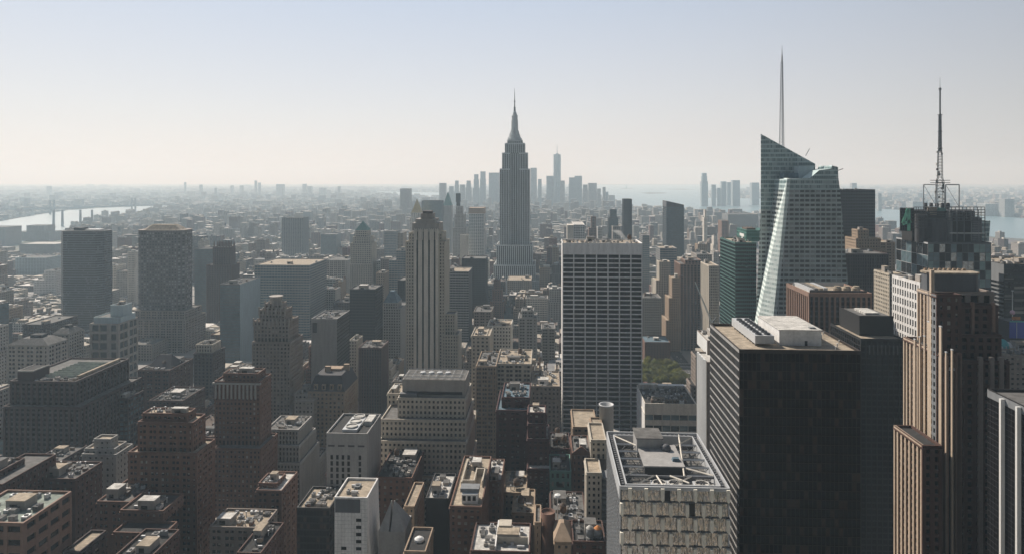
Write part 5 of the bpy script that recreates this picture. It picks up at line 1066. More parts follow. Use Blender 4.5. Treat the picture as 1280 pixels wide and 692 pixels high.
b.one('mooring_mast', lambda m: (m.lathe(cx, cy, [(15.5, z5 - 1), (15.5, zz(173)), (12.5, zz(173)), (12, zz(169)), (9.8, zz(169)), (9.4, zz(164)), (7.8, zz(163.8)), (7.2, zz(150)), (6.4, zz(149.8)), (6.4, zz(148)), (6.4, zz(146)), (7, zz(146)), (7, zz(145)), (5.4, zz(144)), (3.8, zz(141)), (2.4, zz(139))], 'esb_stone', 16), [m.box(cx - 1.2, cx + 1.2, cy - r - .4, cy - 2, z5, zz(t), 'aluminium') for r, t in ((13, 170), (9.5, 160))]))
b.one('wings', lambda m: [m.loft([[(cx + s * 8, cy - 2, z5), (cx + s * 15, cy - 2, z5), (cx + s * 15, cy + 2, z5), (cx + s * 8, cy + 2, z5)], [(cx + s * 5.5, cy - 1.4, zz(163)), (cx + s * 8, cy - 1.4, zz(163)), (cx + s * 8, cy + 1.4, zz(163)), (cx + s * 5.5, cy + 1.4, zz(163))]], 'steel_grey') for s in (-1, 1)])
b.one('spire', lambda m: m.lathe(cx, cy, [(2.2, zz(139)), (2.1, zz(134)), (1.2, zz(134)), (1.1, zz(128)), (1.7, zz(127.6)), (1.6, zz(126)), (.8, zz(125.5)), (.6, zz(117)), (.25, zz(110))], 'steel_grey', 8))
heroes[-1]['yt'] = 110
blds.append(b); b.finish()
for b in blds: b.finish()

# ------------------------------------------------------------------ ground, water, streets
def flat(name, polys, k, z, th=0):
    m = MB()
    for p in polys: m.quad([(x, y, z) for x, y in p], k)
    o = m.build(name); tag(o, kind='structure'); return o
m_, nt, p = _new('land')
tc = N(nt, 'ShaderNodeTexCoord')
n1 = N(nt, 'ShaderNodeTexNoise'); n1.inputs['Scale'].default_value = 0.0016; n1.inputs['Detail'].default_value = 8; n1.inputs['Roughness'].default_value = .7
n2 = N(nt, 'ShaderNodeTexVoronoi'); n2.inputs['Scale'].default_value = 0.02
n3 = N(nt, 'ShaderNodeTexNoise'); n3.inputs['Scale'].default_value = 0.05; n3.inputs['Detail'].default_value = 5
for n in (n1, n2, n3): nt.links.new(tc.outputs['Object'], n.inputs['Vector'])
cr = N(nt, 'ShaderNodeValToRGB'); cr.color_ramp.elements[0].position = .42; cr.color_ramp.elements[0].color = (.05, .065, .035, 1); cr.color_ramp.elements[1].position = .56; cr.color_ramp.elements[1].color = (.17, .16, .15, 1)
nt.links.new(n1.outputs[0], cr.inputs[0])
c = mixc(nt, math_n(nt, 'MULTIPLY', n3.outputs[0], .8), cr.outputs[0], n2.outputs['Color'], 'MULTIPLY')
nt.links.new(c, p.inputs['Base Color']); p.inputs['Roughness'].default_value = .95
mats['land'] = m_
m_, nt, p = _new('water')
tc = N(nt, 'ShaderNodeTexCoord')
n1 = N(nt, 'ShaderNodeTexNoise'); n1.inputs['Scale'].default_value = 0.004; n1.inputs['Detail'].default_value = 10; n1.inputs['Roughness'].default_value = .75
nt.links.new(tc.outputs['Object'], n1.inputs['Vector'])
bmp = N(nt, 'ShaderNodeBump'); bmp.inputs['Strength'].default_value = .35; bmp.inputs['Distance'].default_value = 4
nt.links.new(n1.outputs[0], bmp.inputs['Height']); nt.links.new(bmp.outputs[0], p.inputs['Normal'])
p.inputs['Base Color'].default_value = (.16, .26, .30, 1); p.inputs['Roughness'].default_value = .3; p.inputs['IOR'].default_value = 1.33
mats['water'] = m_
XL_, XR_, YN, YF = -26500, 26500, -2500, 26500
flat('ground', [[(XL_, YN), (XR_, YN), (XR_, YF), (XL_, YF)]], 'land', 0)
EAST = [(-120, 279), (0, 277), (40, 270), (85, 263), (130, 260), (170, 258.5), (178, 256.5), (222, 258), (222, 260), (190, 262), (180, 266), (140, 272), (110, 277), (85, 286), (50, 296), (20, 305), (-120, 336)]
MOUTH = [(440, 239), (520, 240.5), (560, 241), (562, 245), (545, 248.5), (515, 247), (480, 243)]
BAY = [(735, 232), (795, 231.2), (900, 231.2), (1040, 232), (1040, 236), (885, 239), (885, 247.5), (950, 248.5), (1095, 261), (1280, 273), (1480, 285), (1480, 322), (1280, 299), (1200, 293), (1095, 284), (947, 270), (880, 266), (855, 264), (800, 261), (762, 252), (745, 240)]
WP = [[ground_pt(x, y) for x, y in P] for P in (EAST, MOUTH, BAY)]
m = MB()
for P in WP: m.quad([(x, y, .4) for x, y in P[::-1]], 'water')
tag(m.build('water'), kind='structure')
ISL = [[(800, 241.4), (812, 240.4), (832, 241), (834, 242), (812, 242.8)], [(826, 236.6), (852, 236.2), (872, 237), (850, 237.6)], [(776, 235.6), (790, 235.2), (792, 236.2), (778, 236.4)]]
flat('island', [[ground_pt(x, y) for x, y in P][::-1] for P in ISL], 'land', .9)
def inpoly(x, y, P):
    c = False; n = len(P)
    for i in range(n):
        (x1, y1), (x2, y2) = P[i], P[i - 1]
        if (y1 > y) != (y2 > y) and x < (x2 - x1) * (y - y1) / (y2 - y1) + x1: c = not c
    return c
def wet(x, y): return any(inpoly(x, y, P) for P in WP)
AVE = [(-1700, 20), (-1400, 20), (-1130, 20), (-900, 20), (-690, 20), (-500, 22), (-325, 18), (-165, 20), (192, 26), (455, 24), (720, 24), (980, 24), (1240, 24), (1500, 24)]
STRX = [200 + 84 * k for k in range(46)]
flat('road', [[(-1720, 160), (1520, 160), (1520, 4050), (-1720, 4050)]], 'asphalt', .01)
m = MB()
for i in range(len(AVE) - 1):
    xa, xb = AVE[i][0] + AVE[i][1] / 2 - 4, AVE[i + 1][0] - AVE[i + 1][1] / 2 + 4
    for j in range(len(STRX) - 1):
        xs = (xa + xb) / 2
        if wet(xs, STRX[j] + 40): continue
        m.box(xa, xb, STRX[j] + 6, STRX[j + 1] - 6, -.5, .16, 'pavement')
tag(m.build('pavement'), kind='structure')
m = MB()
for ax, aw in ((192, 26), (-165, 20)):
    for k in range(-2, 3):
        if k in (-2, 2): continue
        for q in range(220): m.quad([(ax + k * 3.3 - .09, 500 + q * 6, .016), (ax + k * 3.3 + .09, 500 + q * 6, .016), (ax + k * 3.3 + .09, 503 + q * 6, .016), (ax + k * 3.3 - .09, 503 + q * 6, .016)], 'white_paint')
    for y in STRX:
        if 480 < y < 1900:
            for yy in (y - 9, y + 6.5):
                for q in range(int(aw / 1.3)): m.quad([(ax - aw / 2 + .5 + q * 1.3, yy, .016), (ax - aw / 2 + 1.1 + q * 1.3, yy, .016), (ax - aw / 2 + 1.1 + q * 1.3, yy + 2.6, .016), (ax - aw / 2 + .5 + q * 1.3, yy + 2.6, .016)], 'white_paint')
tag(m.build('road_markings'), kind='structure')
# ------------------------------------------------------------------ park with trees
PK0, PK1 = (100, 172), (800, 940)
m = MB(); m.box(60, 176, 800, 948, .1, .22, 'leaf_dark'); o = m.build('lawn'); tag(o, kind='structure')
def crown_mesh(r, h, seed, k):
    R = random.Random(seed); m = MB()
    cl = [(R.uniform(-.5, .5) * r, R.uniform(-.5, .5) * r, R.uniform(-.35, .45) * h, R.uniform(.32, .55) * r) for _ in range(11)]
    for cx, cy, cz, cr_ in cl:
        for _ in range(95):
            t, ph = R.uniform(0, 6.283), math.acos(R.uniform(-.6, 1)); q = cr_ * R.uniform(.75, 1.08)
            x, y, z = cx + q * math.sin(ph) * math.cos(t), cy + q * math.sin(ph) * math.sin(t), cz + q * math.cos(ph)
            a = Vector((R.uniform(-1, 1), R.uniform(-1, 1), R.uniform(-.6, .6))).normalized() * R.uniform(.35, .75)
            c = a.orthogonal().normalized() * R.uniform(.3, .6)
            v = Vector((x, y, z)); m.quad([v - a, v - c, v + a, v + c], k if R.random() < .7 else ('leaf_dark' if k == 'leaf' else 'leaf'))
    me = bpy.data.meshes.new('crown'); me.from_pydata([tuple(v) for v in m.v], [], m.f)
    for q in m.names: me.materials.append(M(q))
    me.polygons.foreach_set('material_index', m.m); return me
crowns = [crown_mesh(6.5, 9, s, 'leaf' if s % 2 else 'leaf_dark') for s in range(5)]
tm = MB()
tm.loft([[(.45 * math.cos(t * 1.047), .45 * math.sin(t * 1.047), 0) for t in range(6)], [(.28 * math.cos(t * 1.047), .28 * math.sin(t * 1.047), 8) for t in range(6)]], 'bark')
for t in range(5): tm.bar((0, 0, 6.5), (3 * math.cos(t * 1.26), 3 * math.sin(t * 1.26), 11.5), .14, 'bark')
tmesh = bpy.data.meshes.new('trunk'); tmesh.from_pydata(tm.v, [], tm.f); tmesh.materials.append(M('bark'))
trees = []
for i in range(11):
    for j in range(7):
        if j == 6 and i > 9: continue
        trees.append((84 + i * 8.6 + rnd.uniform(-2, 2), 830 + j * 15 + rnd.uniform(-4, 4)))
for i, (x, y) in enumerate(trees):
    t = empty('park_tree', (x, y, .2), 'leafy olive-green tree in the dense park grove between the white-gridded slab and the avenue', 'tree', 'trees of the park grove')
    s = rnd.uniform(.8, 1.15)
    a = bpy.data.objects.new('trunk', tmesh); c = bpy.data.objects.new('crown', crowns[i % 5])
    for o in (a, c): scene.collection.objects.link(o); o.parent = t
    c.location = (0, 0, 13.5); c.rotation_euler = (0, 0, rnd.uniform(0, 6)); t.scale = (s, s, s)
heroes.append(dict(X0=60, X1=180, Y0=800, Y1=948, z=2, a=790, b=856, yt=447, yf=478, yv=482, D=800, bld=None))
# cars on the avenues
def car_mesh(k):
    b = MB()
    b.loft([[(-.9, -2.2, .35), (.9, -2.2, .35), (.9, 2.2, .35), (-.9, 2.2, .35)], [(-.92, -2.25, .7), (.92, -2.25, .7), (.92, 2.25, .7), (-.92, 2.25, .7)], [(-.88, -2.1, .95), (.88, -2.1, .95), (.88, 2.15, .92), (-.88, 2.15, .92)]], k)
    b.loft([[(-.78, -1.35, 1.35), (.78, -1.35, 1.35), (.78, .55, 1.35), (-.78, .55, 1.35)], [(-.72, -1.2, 1.5), (.72, -1.2, 1.5), (.72, .4, 1.5), (-.72, .4, 1.5)]], k)
    g = MB(); g.loft([[(-.86, -1.8, .94), (.86, -1.8, .94), (.86, 1.2, .94), (-.86, 1.2, .94)], [(-.77, -1.34, 1.36), (.77, -1.34, 1.36), (.77, .54, 1.36), (-.77, .54, 1.36)]], 'g_dark')
    out = []
    for nm, q in (('body', b), ('cabin_glass', g)):
        me = bpy.data.meshes.new(nm); me.from_pydata(q.v, [], q.f)
        for kk in q.names: me.materials.append(M(kk))
        out.append((nm, me))
    w = MB()
    w.loft([[(-.12, .34 * math.cos(t * .785), .34 + .34 * math.sin(t * .785)) for t in range(8)], [(.12, .34 * math.cos(t * .785), .34 + .34 * math.sin(t * .785)) for t in range(8)]], 'black_metal')
    me = bpy.data.meshes.new('wheel'); me.from_pydata(w.v, [], w.f); me.materials.append(M('black_metal'))
    return out, me
kinds = {'white': car_mesh('white_paint'), 'yellow': car_mesh('yellow_paint'), 'black': car_mesh('black_metal'), 'silver': car_mesh('aluminium')}
for i in range(34):
    col = rnd.choice(list(kinds)); lane = rnd.choice([-8.5, -5, -1.6, 1.6, 5, 8.5])
    x, y = 192 + lane, 830 + i * 17 + rnd.uniform(-4, 4)
    t = empty('car', (x, y, .02), 'small %s car on the sunlit avenue beside the park' % col, 'car', '%s cars on the avenue beside the park' % col)
    parts, wh = kinds[col]
    for nm, me in parts:
        o = bpy.data.objects.new(nm, me); scene.collection.objects.link(o); o.parent = t
    for wx in (-.8, .8):
        for wy in (-1.35, 1.35):
            o = bpy.data.objects.new('wheel', wh); scene.collection.objects.link(o); o.parent = t; o.location = (wx, wy, 0)
# crane between the tan-striped tower and the green glass tower
b = Bld('tower_crane', 'thin white crane boom leaning in front of the tan-striped brown tower', 'crane', (G(890, 760), 760, 0), yv=410)
b.one('mast', lambda m: [m.bar((G(890, 760) + dx, 760 + dy, 0), (G(890, 760) + dx, 760 + dy, Zp(890, 404, 760)), .25, 'roof_white') for dx in (-1, 1) for dy in (-1, 1)])
b.one('boom', lambda m: (m.bar(Q(889.5, 403, 760), Q(868.8, 352, 760), .42, 'white_paint'), m.bar(Q(891, 403, 762), Q(869, 352.5, 761), .3, 'aluminium'), m.bar(Q(889.5, 403, 760), Q(895, 396, 760), .6, 'steel_grey')))
# ------------------------------------------------------------------ hazy skylines far away
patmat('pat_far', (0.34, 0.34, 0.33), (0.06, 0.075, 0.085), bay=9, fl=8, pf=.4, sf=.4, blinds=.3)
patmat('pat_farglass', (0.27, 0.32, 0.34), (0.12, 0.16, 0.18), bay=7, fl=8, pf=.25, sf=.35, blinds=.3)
def far(x0, x1, y, D, label, k='pat_far', steps=(), name='skyscraper', group=None, cat='skyscraper'):
    m = MB(); X0, X1 = G(x0, D), G(x1, D); zt = Zp((x0 + x1) / 2, y, D); ln = min(90, max(30, (X1 - X0)))
    z = 0; lv = [(0, zt)] if not steps else []
    last = 0
    for (ins, fr) in (list(steps) + [(steps[-1][0] + .12 if steps else 0, 1)] if steps else [(0, 1)]):
        w = (X1 - X0) * ins / 2; zz_ = zt * fr
        m.box(X0 + w, X1 - w, D + w, D + ln - w, last, zz_, k); last = zz_
    o = m.build(name, None, ((X0 + X1) / 2, D + ln / 2, 0))
    tag(o, label, cat, group); reg(type('t', (), dict(yv=262, label=label, short=None))(), X0, X1, D, D + ln, zt)
    return o
S1 = ((0, .8),); S2 = ((0, .6), (.25, .85)); S3 = ((0, .75), (.2, .9))
DT = [(549, 557, 229, 5000, 'pale square-topped hazy tower, leftmost of the downtown skyline group', ()), (561, 567, 233, 5500, 'low hazy tower just right of the leftmost downtown tower', S1), (567.5, 574, 226, 5700, 'hazy downtown tower with a small pointed top, third from the left of its group', S2),
 (575, 581, 231, 5600, 'low block between the pointed downtown tower and the cluster left of the central skyscraper', ()), (582, 589, 226, 5700, 'hazy stepped tower left of the twin peaks of downtown', S3), (591, 599, 218, 5600, 'left one of two tall close peaks in the downtown haze', S2), (600, 607, 214.5, 5800, 'right and taller one of two close peaks in the downtown haze', S1),
 (611, 624, 216, 5500, 'broad flat-topped hazy tower touching the left side of the central skyscraper', ()), (663, 671, 210, 5800, 'tall hazy glass tower directly right of the central skyscraper', ()), (672.5, 677, 224, 5700, 'thin low hazy block right of the tall hazy tower beside the central skyscraper', ()),
 (683, 692, 220, 5500, 'hazy block hugging the left side of the tapered spired downtown tower', ()), (700, 706, 226, 5400, 'hazy block hugging the right side of the tapered spired downtown tower', ()), (711, 719, 222, 5500, 'slanted hazy block, left half of a joined pair right of the tapered downtown tower', S1),
 (718.5, 727.5, 220, 5600, 'flat taller half of the joined pair right of the tapered downtown tower', ()), (728.5, 735, 231, 5300, 'lower hazy block left in the three-block group at the right end of downtown', S1), (735.5, 746, 229, 5450, 'widest hazy block in the group at the right end of downtown', ()),
 (746.5, 751, 236, 5300, 'short hazy block stepping down at the right end of downtown', ()), (753.5, 757, 234, 5200, 'left of two slim blocks ending the downtown skyline by the bay', ()), (757.5, 760.5, 240, 5200, 'right and lowest of two slim blocks ending the downtown skyline by the bay', ())]
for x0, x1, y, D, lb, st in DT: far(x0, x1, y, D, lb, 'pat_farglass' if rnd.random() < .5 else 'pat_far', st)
JC = [(877, 885, 216.5, 6200, 'tallest hazy tower standing alone on the far side of the river', 'S3'), (890, 895, 231, 6300, 'small hazy block right of the tall tower across the river', ''), (897, 901, 235, 6300, 'lowest hazy block of the group across the river', ''), (902, 908, 227, 6300, 'hazy block with flat top in the middle of the group across the river', ''),
 (909, 914, 228, 6500, 'slim hazy block beside the flat-topped middle block across the river', ''), (916, 925, 225.5, 6300, 'broad round-topped hazy block across the river', 'S1'), (940, 949, 228.5, 6500, 'hazy block half hidden by the faceted glass tower across the river', '')]
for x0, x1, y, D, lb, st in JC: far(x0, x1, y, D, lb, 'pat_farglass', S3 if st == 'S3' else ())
BR = [(230, 231.5, 228, 9000, 'thinnest needle-like tower at the left on the hazy horizon'), (249, 252, 231, 8800, 'short hazy slab right of the needle-like tower on the horizon'), (268, 270, 235, 7600, 'small dim tower nearer than the horizon slabs at left'), (288, 291, 232, 9000, 'hazy horizon tower left of the tallest horizon pair'),
 (299.5, 303, 232, 9000, 'wider hazy slab just left of the tallest horizon pair'), (318, 320.5, 226, 8800, 'left tower of the tallest pair on the left horizon'), (322.5, 325, 228.5, 8800, 'right tower of the tallest pair on the left horizon'), (345, 353, 230.5, 8600, 'widest hazy block on the left horizon'),
 (378, 382, 230, 8800, 'slim horizon tower right of the widest horizon block'), (384, 389, 233, 8600, 'low wide horizon block right of the slim horizon tower'), (399, 406, 235, 8600, 'rightmost wide low block on the left horizon'), (422, 425, 233, 8000, 'last slim horizon tower before the river mouth'), (58, 62, 233, 9000, 'single dim block on the far left horizon'), (25, 33, 247, 6000, 'grey block on the far river bank at the left'), (970, 974, 245, 6000, 'unseen river bank block')]
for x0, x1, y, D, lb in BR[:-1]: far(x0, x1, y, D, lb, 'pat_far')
NJ = [(1065, 1071, 229, 6600, 'hazy pair of blocks above the slate tower roof'), (1256, 1268, 249, 4600, 'pinkish slab on the far river bank at the right edge'), (1232, 1252, 255, 4700, 'low wide block on the far river bank left of the pinkish slab'), (1141, 1160, 252, 5000, 'low pale block on the far bank behind the number 4 sign'), (1098, 1102, 242, 5400, 'slim block on the far bank right of the slate tower')]
for x0, x1, y, D, lb in NJ: far(x0, x1, y, D, lb, 'pat_far', (), 'apartment_building', None, 'apartment building')
b = Bld('skyscraper', 'tapered glass tower with a thin mast, tallest of the hazy downtown skyline', SK, (G(696.5, 5900), 5930, 0), None, None, 262, False)
X0, X1, D = G(691.8, 5900), G(701.2, 5900), 5900; zt = Zp(696, 193, D); w = X1 - X0; mx = (X0 + X1) / 2
b.one('glass_shaft', lambda m: m.loft([[(X0, D, 0), (mx, D, 0), (X1, D, 0), (X1, D + w / 2, 0), (X1, D + w, 0), (mx, D + w, 0), (X0, D + w, 0), (X0, D + w / 2, 0)], [(X0 + w * .24, D + w * .24, zt), (mx, D + w * .02, zt), (X1 - w * .24, D + w * .24, zt), (X1 - w * .02, D + w / 2, zt), (X1 - w * .24, D + w * .76, zt), (mx, D + w * .98, zt), (X0 + w * .24, D + w * .76, zt), (X0 + w * .02, D + w / 2, zt)]], 'pat_farglass'))
b.one('mast', lambda m: m.lathe(mx, D + w / 2, [(12, zt), (12, zt + 8), (3, zt + 9), (1, Zp(696, 181, D))], 'steel_grey', 8))
reg(b, X0, X1, D, D + w, zt); b.finish()
# bridge and chimneys on the left river
b = Bld('suspension_bridge', 'faint suspension bridge with two lattice towers crossing the left river', 'bridge', (*ground_pt(116, 260), 0), yv=262)
pa, pb = ground_pt(65, 268), ground_pt(167, 264)
pL, pR = ground_pt(-60, 270), ground_pt(235, 262)
def lerp(p, q, t): return (p[0] + (q[0] - p[0]) * t, p[1] + (q[1] - p[1]) * t)
b.one('deck', lambda m: [m.bar((*lerp(p, q, i / 8), 42), (*lerp(p, q, (i + 1) / 8), 42), 6, 'steel_grey') for p, q in ((pL, pa), (pa, pb), (pb, pR)) for i in range(8)])
for q in (pa, pb): b.one('bridge_tower', lambda m: ([m.box(q[0] + s * 14 - 4, q[0] + s * 14 + 4, q[1] - 6, q[1] + 6, 0, 102, 'steel_grey') for s in (-1, 1)], [m.box(q[0] - 12, q[0] + 12, q[1] - 4, q[1] + 4, z, z + 5, 'steel_grey') for z in (50, 72, 96)]))
b.one('cable', lambda m: [m.bar((*lerp(pa, pb, i / 16), 50 + 50 * (2 * i / 16 - 1) ** 2), (*lerp(pa, pb, (i + 1) / 16), 50 + 50 * (2 * (i + 1) / 16 - 1) ** 2), 1.2, 'steel_grey') for i in range(16)])
for i, (px, nm) in enumerate(((67, 'leftmost of the four'), (78, 'second from the left of the four'), (100.5, 'third from the left of the four'), (115, 'rightmost of the four'))):
    D = 3500; X = G(px, D); zt = Zp(px, 262.5, D)
    m = MB(); m.lathe(X, D, [(6.5, 0), (5, zt - 4), (5.6, zt - 4), (5.4, zt)], 'steel_grey', 12)
    tag(m.build('chimney', None, (X, D, 0)), 'thick grey power-station chimney by the left river, ' + nm, 'chimney', 'power-station chimneys')
m = MB(); gx, gy = ground_pt(783, 235.8); m.lathe(gx, gy, [(30, .9), (24, 20), (10, 22), (8, 46), (7, 50), (5, 70), (3.2, 78), (3, 84), (1, 88)], 'copper', 10); m.bar((gx + 4, gy, 76), (gx + 9, gy, 93), 1.6, 'copper')
tag(m.build('statue', None, (gx, gy, 0)), 'tiny far statue on a pedestal on an island in the bay', 'statue')
# ------------------------------------------------------------------ the rest of the city
EL = []
PAL = [('beige', 'lime'), ('grey', 'grey'), ('tan', 'tan'), ('brown', 'brown'), ('red brick', 'red'), ('warm grey', 'warm'), ('pale', 'pale'), ('taupe', 'taupe'), ('pale', 'white'), ('dark', 'dstone'), ('ribbed grey', 'vgrey'), ('banded grey', 'hconc'), ('glassy', 'curtain')]
PW = [5, 4, 5, 5, 3, 5, 4, 5, 1.6, 2, 2, 1.5, 1.2]
cand = []
R2 = random.Random(5)
for i in range(len(AVE) - 1):
    xa, xb = AVE[i][0] + AVE[i][1] / 2, AVE[i + 1][0] - AVE[i + 1][1] / 2
    for j in range(len(STRX) - 1):
        for row in (0, 1):
            x = xa
            while x < xb - 12:
                w = min(R2.choice([14, 18, 22, 26, 32, 42]) * R2.uniform(.8, 1.2), xb - x)
                Yf = STRX[j] + 8 + row * 34.5; ln = 33.5 * R2.uniform(.75, 1)
                if row: Ya, Yb = Yf, Yf + ln
                else: Ya, Yb = Yf + 33.5 - ln, Yf + 33.5
                D = Ya
                if 840 < D < 1090 and -90 < x < 182: h = R2.uniform(12, 28)
                elif D < 900: h = R2.uniform(40, 98)
                elif D < 1700: h = R2.uniform(22, 85) if R2.random() < .8 else R2.uniform(80, 115)
                else: h = R2.uniform(14, 48) if R2.random() < .86 else R2.uniform(50, 95)
                cand.append([x + .15, x + w - .15, Ya, Yb, h]); x += w
def ok(c):
    X0, X1, Ya, Yb, h = c
    if Ya < 260 or wet((X0 + X1) / 2, Ya) or abs((X0 + X1) / 2) / Ya > .92: return None
    for q in heroes:
        if X0 < q['X1'] + 1 and X1 > q['X0'] - 1 and Ya < q['Y1'] + 1 and Yb > q['Y0'] - 1: return None
    for _ in range(12):
        ps = [scr(x, y, h) for x in (X0, X1) for y in (Ya, Yb)]
        a, b_ = min(p[0] for p in ps), max(p[0] for p in ps); yt = min(p[1] for p in ps)
        bad = False
        for q in heroes:
            if Ya < q['D'] and a < q['b'] - 1 and b_ > q['a'] + 1 and yt < q['yv'] - (4 if h > 18 else 16) and q['yt'] < q['yv']:
                bad = True; break
        if not bad and yt >= (268 if Ya < 3000 else 250) and not (Ya < 400 and yt < 600): return [X0, X1, Ya, Yb, h, a, b_, yt, max(p[1] for p in ps)]
        h *= .84
        if h < 9: return [X0, X1, Ya, Yb, R2.uniform(9, 14), a, b_, yt, max(p[1] for p in ps)] if Ya > 1150 else None
    return None
good = [g for g in (ok(c) for c in cand) if g]
# front to back: how much of each shows above what stands before it
ev = [('h', q['D'], q) for q in heroes if q['D'] < 9000] + [('f', g[2], g) for g in good]
ev.sort(key=lambda e: e[1])
buf = [692.0] * 1280
show = []
for kd, D, q in ev:
    a, b_, yt, yf = (q['a'], q['b'], q['yt'], q['yf']) if kd == 'h' else (q[5], q[6], q[7], q[8])
    ar = 0
    for c in range(max(0, int(a)), min(1279, int(b_)) + 1):
        if buf[c] > yt: ar += buf[c] - yt; buf[c] = min(buf[c], (yt + yf) / 2)
    if kd == 'f' and ar > 1.5: show.append((ar, q))
show.sort(key=lambda s: -s[0])
NIND = max(0, 292 - sum(1 for o in scene.objects if o.parent is None and 'category' in o and o['category'] in (SK, OT, AB, BB)))
landm = [(q['bld'].short, (q['a'] + q['b']) / 2, max(q['yt'], 0), q['yv'], q['D']) for q in heroes if q['bld'] is not None and getattr(q['bld'], 'short', None)]
seen = {}
sel = []
for ar, g in show[:NIND]:
    X0, X1, Ya, Yb, h, a, b_, yt, yf = g
    cname, sty = R2.choices(PAL, PW)[0]
    cx_, cy_ = (a + b_) / 2, yt
    best = min(landm, key=lambda l: abs(l[1] - cx_) * 1.0 + abs((l[2] + l[3]) / 2 - cy_) * .8)
    rel = 'behind' if Ya > best[4] + 40 and abs(best[1] - cx_) < 25 else ('in front of' if Ya < best[4] - 40 and abs(best[1] - cx_) < 25 else ('left of' if cx_ < best[1] else 'right of'))
    w = X1 - X0
    size = 'slim' if w < 18 and h > 55 else ('tall' if h > 78 else ('low' if h < 34 else ('broad' if w > 32 else 'mid-height')))
    nst = (R2.choice([1, 1, 2]) if Ya < 850 else R2.choice([0, 0, 1, 1, 2])) if h > 34 else 0
    tk = 1 if (R2.random() < (.75 if Ya < 900 else .4) and Ya < 1500) else 0
    feat = ('tank-topped' if tk else ('step-topped' if nst else 'flat-roofed'))
    sel.append([g, cname, sty, best[0], rel, size, nst, tk, feat, ar])
cnt = {}
for s in sel: cnt.setdefault((s[1], s[3], s[4], s[5], s[8]), []).append(s)
ORD = ['nearest', 'second nearest', 'third nearest', 'fourth nearest', 'fifth nearest', 'sixth nearest', 'seventh nearest', 'eighth nearest', 'ninth nearest', 'tenth nearest', 'eleventh nearest', 'twelfth nearest']
for k, L in cnt.items():
    L.sort(key=lambda s: s[0][2])
    for i, s in enumerate(L):
        lab = '%s %s %s block %s %s' % (s[5], s[8], s[1], s[4], s[3])
        if len(L) > 1: lab += ', ' + ORD[min(i, 11)]
        (X0, X1, Ya, Yb, h, a, b_, yt, yf) = s[0]
        b = Bld('apartment_building' if s[2] in ('brown', 'red', 'tan') else 'office_building', lab, BB, ((X0 + X1) / 2, (Ya + Yb) / 2, 0), 'blocks filling the midtown streets', None, 692, False)
        S = dict(STY[s[2]]); S['bay'] *= R2.uniform(.85, 1.2); S['panes'] = ('g_dark',); S['pair'] = R2.random() < .35; S['band'] = R2.choice([0, 4, 7, 10, 12]) if S['wall'] in MASON and Ya < 1300 else 0
        z = 0; x0, x1, y0, y1 = X0, X1, Ya, Yb
        hs = [h] if not s[6] else ([h * .72, h] if s[6] == 1 else [h * .6, h * .82, h])
        rf = R2.choice(['roof_tan', 'roof_grey', 'roof_grey', 'roof_white', 'roof_dark', 'roof_dark', 'roof_brown', 'roof_brown'])
        for t, zt_ in enumerate(hs):
            if zt_ - z < 5: continue
            tier(b, x0, x1, y0, y1, max(0, z - 1.12), zt_, S, roof=rf); heroes.pop(); z = zt_
            if t < len(hs) - 1: x0 += R2.uniform(2, 4); x1 -= R2.uniform(2, 4); y0 += R2.uniform(2, 5); y1 -= R2.uniform(1, 3)
        if Ya < 1000: clutter(b, x0 + .7, x1 - .7, y0 + .7, y1 - .7, z - 1.1, 5, s[7], R2.choice(['warm_grey', 'tan_brick', 'pale_stone', 'concrete']))
        else:
            w_ = x1 - x0
            b.one('bulkhead', lambda m: (m.box(x0 + w_ * .2, x0 + w_ * .55, y0 + 6, y0 + 14, z - 1.1, z + 3.5, R2.choice(['warm_grey', 'pale_stone', 'roof_white'])), m.box(x0 + w_ * .65, x0 + w_ * .85, y0 + 8, y0 + 12, z - 1.1, z + 1.2, 'aluminium')))
            if s[7]: water_tank(b, x0 + w_ * .75, y1 - 4, z - 1.1)
        b.finish()
# everything smaller: one mass of blocks
patmat('pat_city', (0.3, 0.27, 0.24), (0.03, 0.033, 0.038), bay=3.4, fl=3.6, pf=.5, sf=.5, attr=True, blinds=.3)
TINT = [(.42, .38, .32), (.36, .34, .31), (0.32, 0.28, 0.22), (0.25, 0.24, 0.22), (0.2, 0.14, 0.1), (0.13, 0.08, 0.06), (0.12, 0.05, 0.04), (0.4, 0.37, 0.33), (0.5, 0.48, 0.45), (0.16, 0.16, 0.165), (0.22, 0.19, 0.16), (0.08, 0.075, 0.075)]
mc = MB(); tint = []
def cbox(m, tl, x0, x1, y0, y1, z0, z1, c):
    m.box(x0, x1, y0, y1, z0, z1, 'pat_city')
    r = R2.uniform(.9, 1.7)
    tl += [c] * 8
def cblock(m, tl, X0, X1, Ya, Yb, h, det):
    c = R2.choice(TINT); cbox(m, tl, X0, X1, Ya, Yb, 0, h, c)
    w, l = X1 - X0, Yb - Ya
    rc = R2.choice([(0.4, 0.36, 0.3), (0.2, 0.2, 0.2), (0.6, 0.58, 0.55), (0.12, 0.1, 0.09), (.3, .27, .23)])
    cbox(m, tl, X0 + .5, X1 - .5, Ya + .5, Yb - .5, h, h + .12, rc)
    if det:
        for _ in range(R2.choice([1, 2, 3])):
            a, q = R2.uniform(3, w * .4), R2.uniform(3, l * .35); x, y = R2.uniform(X0 + 1, X1 - 1 - a), R2.uniform(Ya + 1, Yb - 1 - q)
            cbox(m, tl, x, x + a, y, y + q, h + .12, h + R2.uniform(1.5, 6), R2.choice([(0.5, 0.48, 0.44), c, (.25, .24, .23), (.4, .35, .28)]))
done = set(id(g) for _, g in show[:NIND])
for ar, g in show:
    if id(g) in done: continue
    cblock(mc, tint, g[0], g[1], g[2], g[3], g[4], g[2] < 2600)
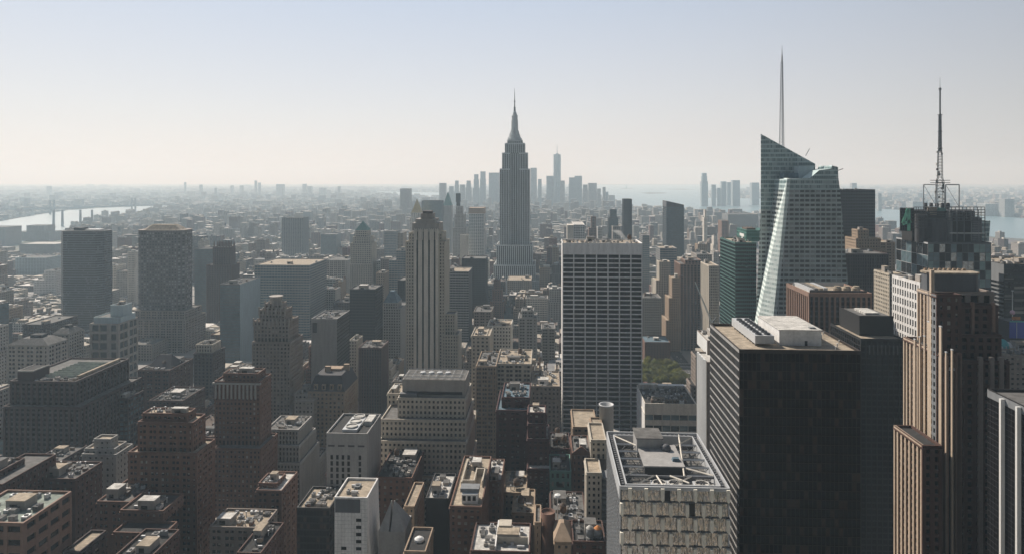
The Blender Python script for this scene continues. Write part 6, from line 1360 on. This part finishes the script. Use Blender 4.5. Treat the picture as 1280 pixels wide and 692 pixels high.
tag(mc.build('city_blocks', tint=tint), 'countless small hazy buildings filling the streets between the named towers out to downtown', 'buildings', None, 'stuff')
mc = MB(); tint = []
y = 3300.0
while y < 17000:
    st = 46 + (y - 3300) * .0085
    x = -y * .93
    while x < y * .76:
        x += st * R2.uniform(.75, 1.25)
        if R2.random() < .16: continue
        yy = y + R2.uniform(-.3, .3) * st
        if y < 4060 and -1720 < x < 1520: 
            pass
        if wet(x, yy) or wet(x + st * .6, yy) or wet(x, yy + st * .6): continue
        sx, sy = scr(x, yy, 0)
        if sx < -20 or sx > 1300: continue
        man = 560 < sx < 745 or (-.28 < x / yy < .1)
        h = R2.uniform(9, 26) if R2.random() < .8 else R2.uniform(25, 55)
        if man and y < 6500: h = R2.uniform(14, 45) if R2.random() < .85 else R2.uniform(45, 100)
        if R2.random() < .012: h = R2.uniform(50, 85)
        if any(q['X0'] - 4 < x + st * .6 and q['X1'] + 4 > x and q['Y0'] - 4 < yy + st * .7 and q['Y1'] + 4 > yy for q in heroes if q['D'] > 2000): continue
        cblock(mc, tint, x, x + st * R2.uniform(.4, .85), yy, yy + st * R2.uniform(.4, .8), h, y < 5200)
    y += st
tag(mc.build('far_city', tint=tint), 'low hazy districts beyond the rivers and out to the horizon', 'buildings', None, 'stuff')
# ------------------------------------------------------------------ steam over the white-gridded slab and the haze
def volmat(name, col, dens, g):
    m = bpy.data.materials.new(name); m.use_nodes = True; nt = m.node_tree; nt.nodes.clear()
    o = nt.nodes.new('ShaderNodeOutputMaterial'); v = nt.nodes.new('ShaderNodeVolumePrincipled')
    v.inputs['Color'].default_value = (*col, 1); v.inputs['Density'].default_value = dens; v.inputs['Anisotropy'].default_value = g; v.inputs['Absorption Color'].default_value = (1, 1, 1, 1)
    nt.links.new(v.outputs[0], o.inputs['Volume']); mats[name] = m; return m
volmat('steam', (.95, .95, .95), .06, 0)
volmat('air', HAZE_COLOR, HAZE_DENSITY, HAZE_G)
m = MB(); X, Y, Z = G(787, 668), 668, Zp(787, 302, 668)
m.loft([[(X - i * 1.9 + (1 + i * .55) * math.cos(t * .785), Y + (1 + i * .55) * math.sin(t * .785), Z - 1 + i * 1.7) for t in range(8)] for i in range(8)], 'steam')
tag(m.build('steam_plume', None, (X, Y, Z)), 'faint white steam drifting off the roof of the tall white-gridded slab', 'steam', None, 'stuff')
m = MB(); m.box(-27500, 27500, -3500, 27500, -1.6, 600, 'air')
tag(m.build('haze'), kind='stuff')
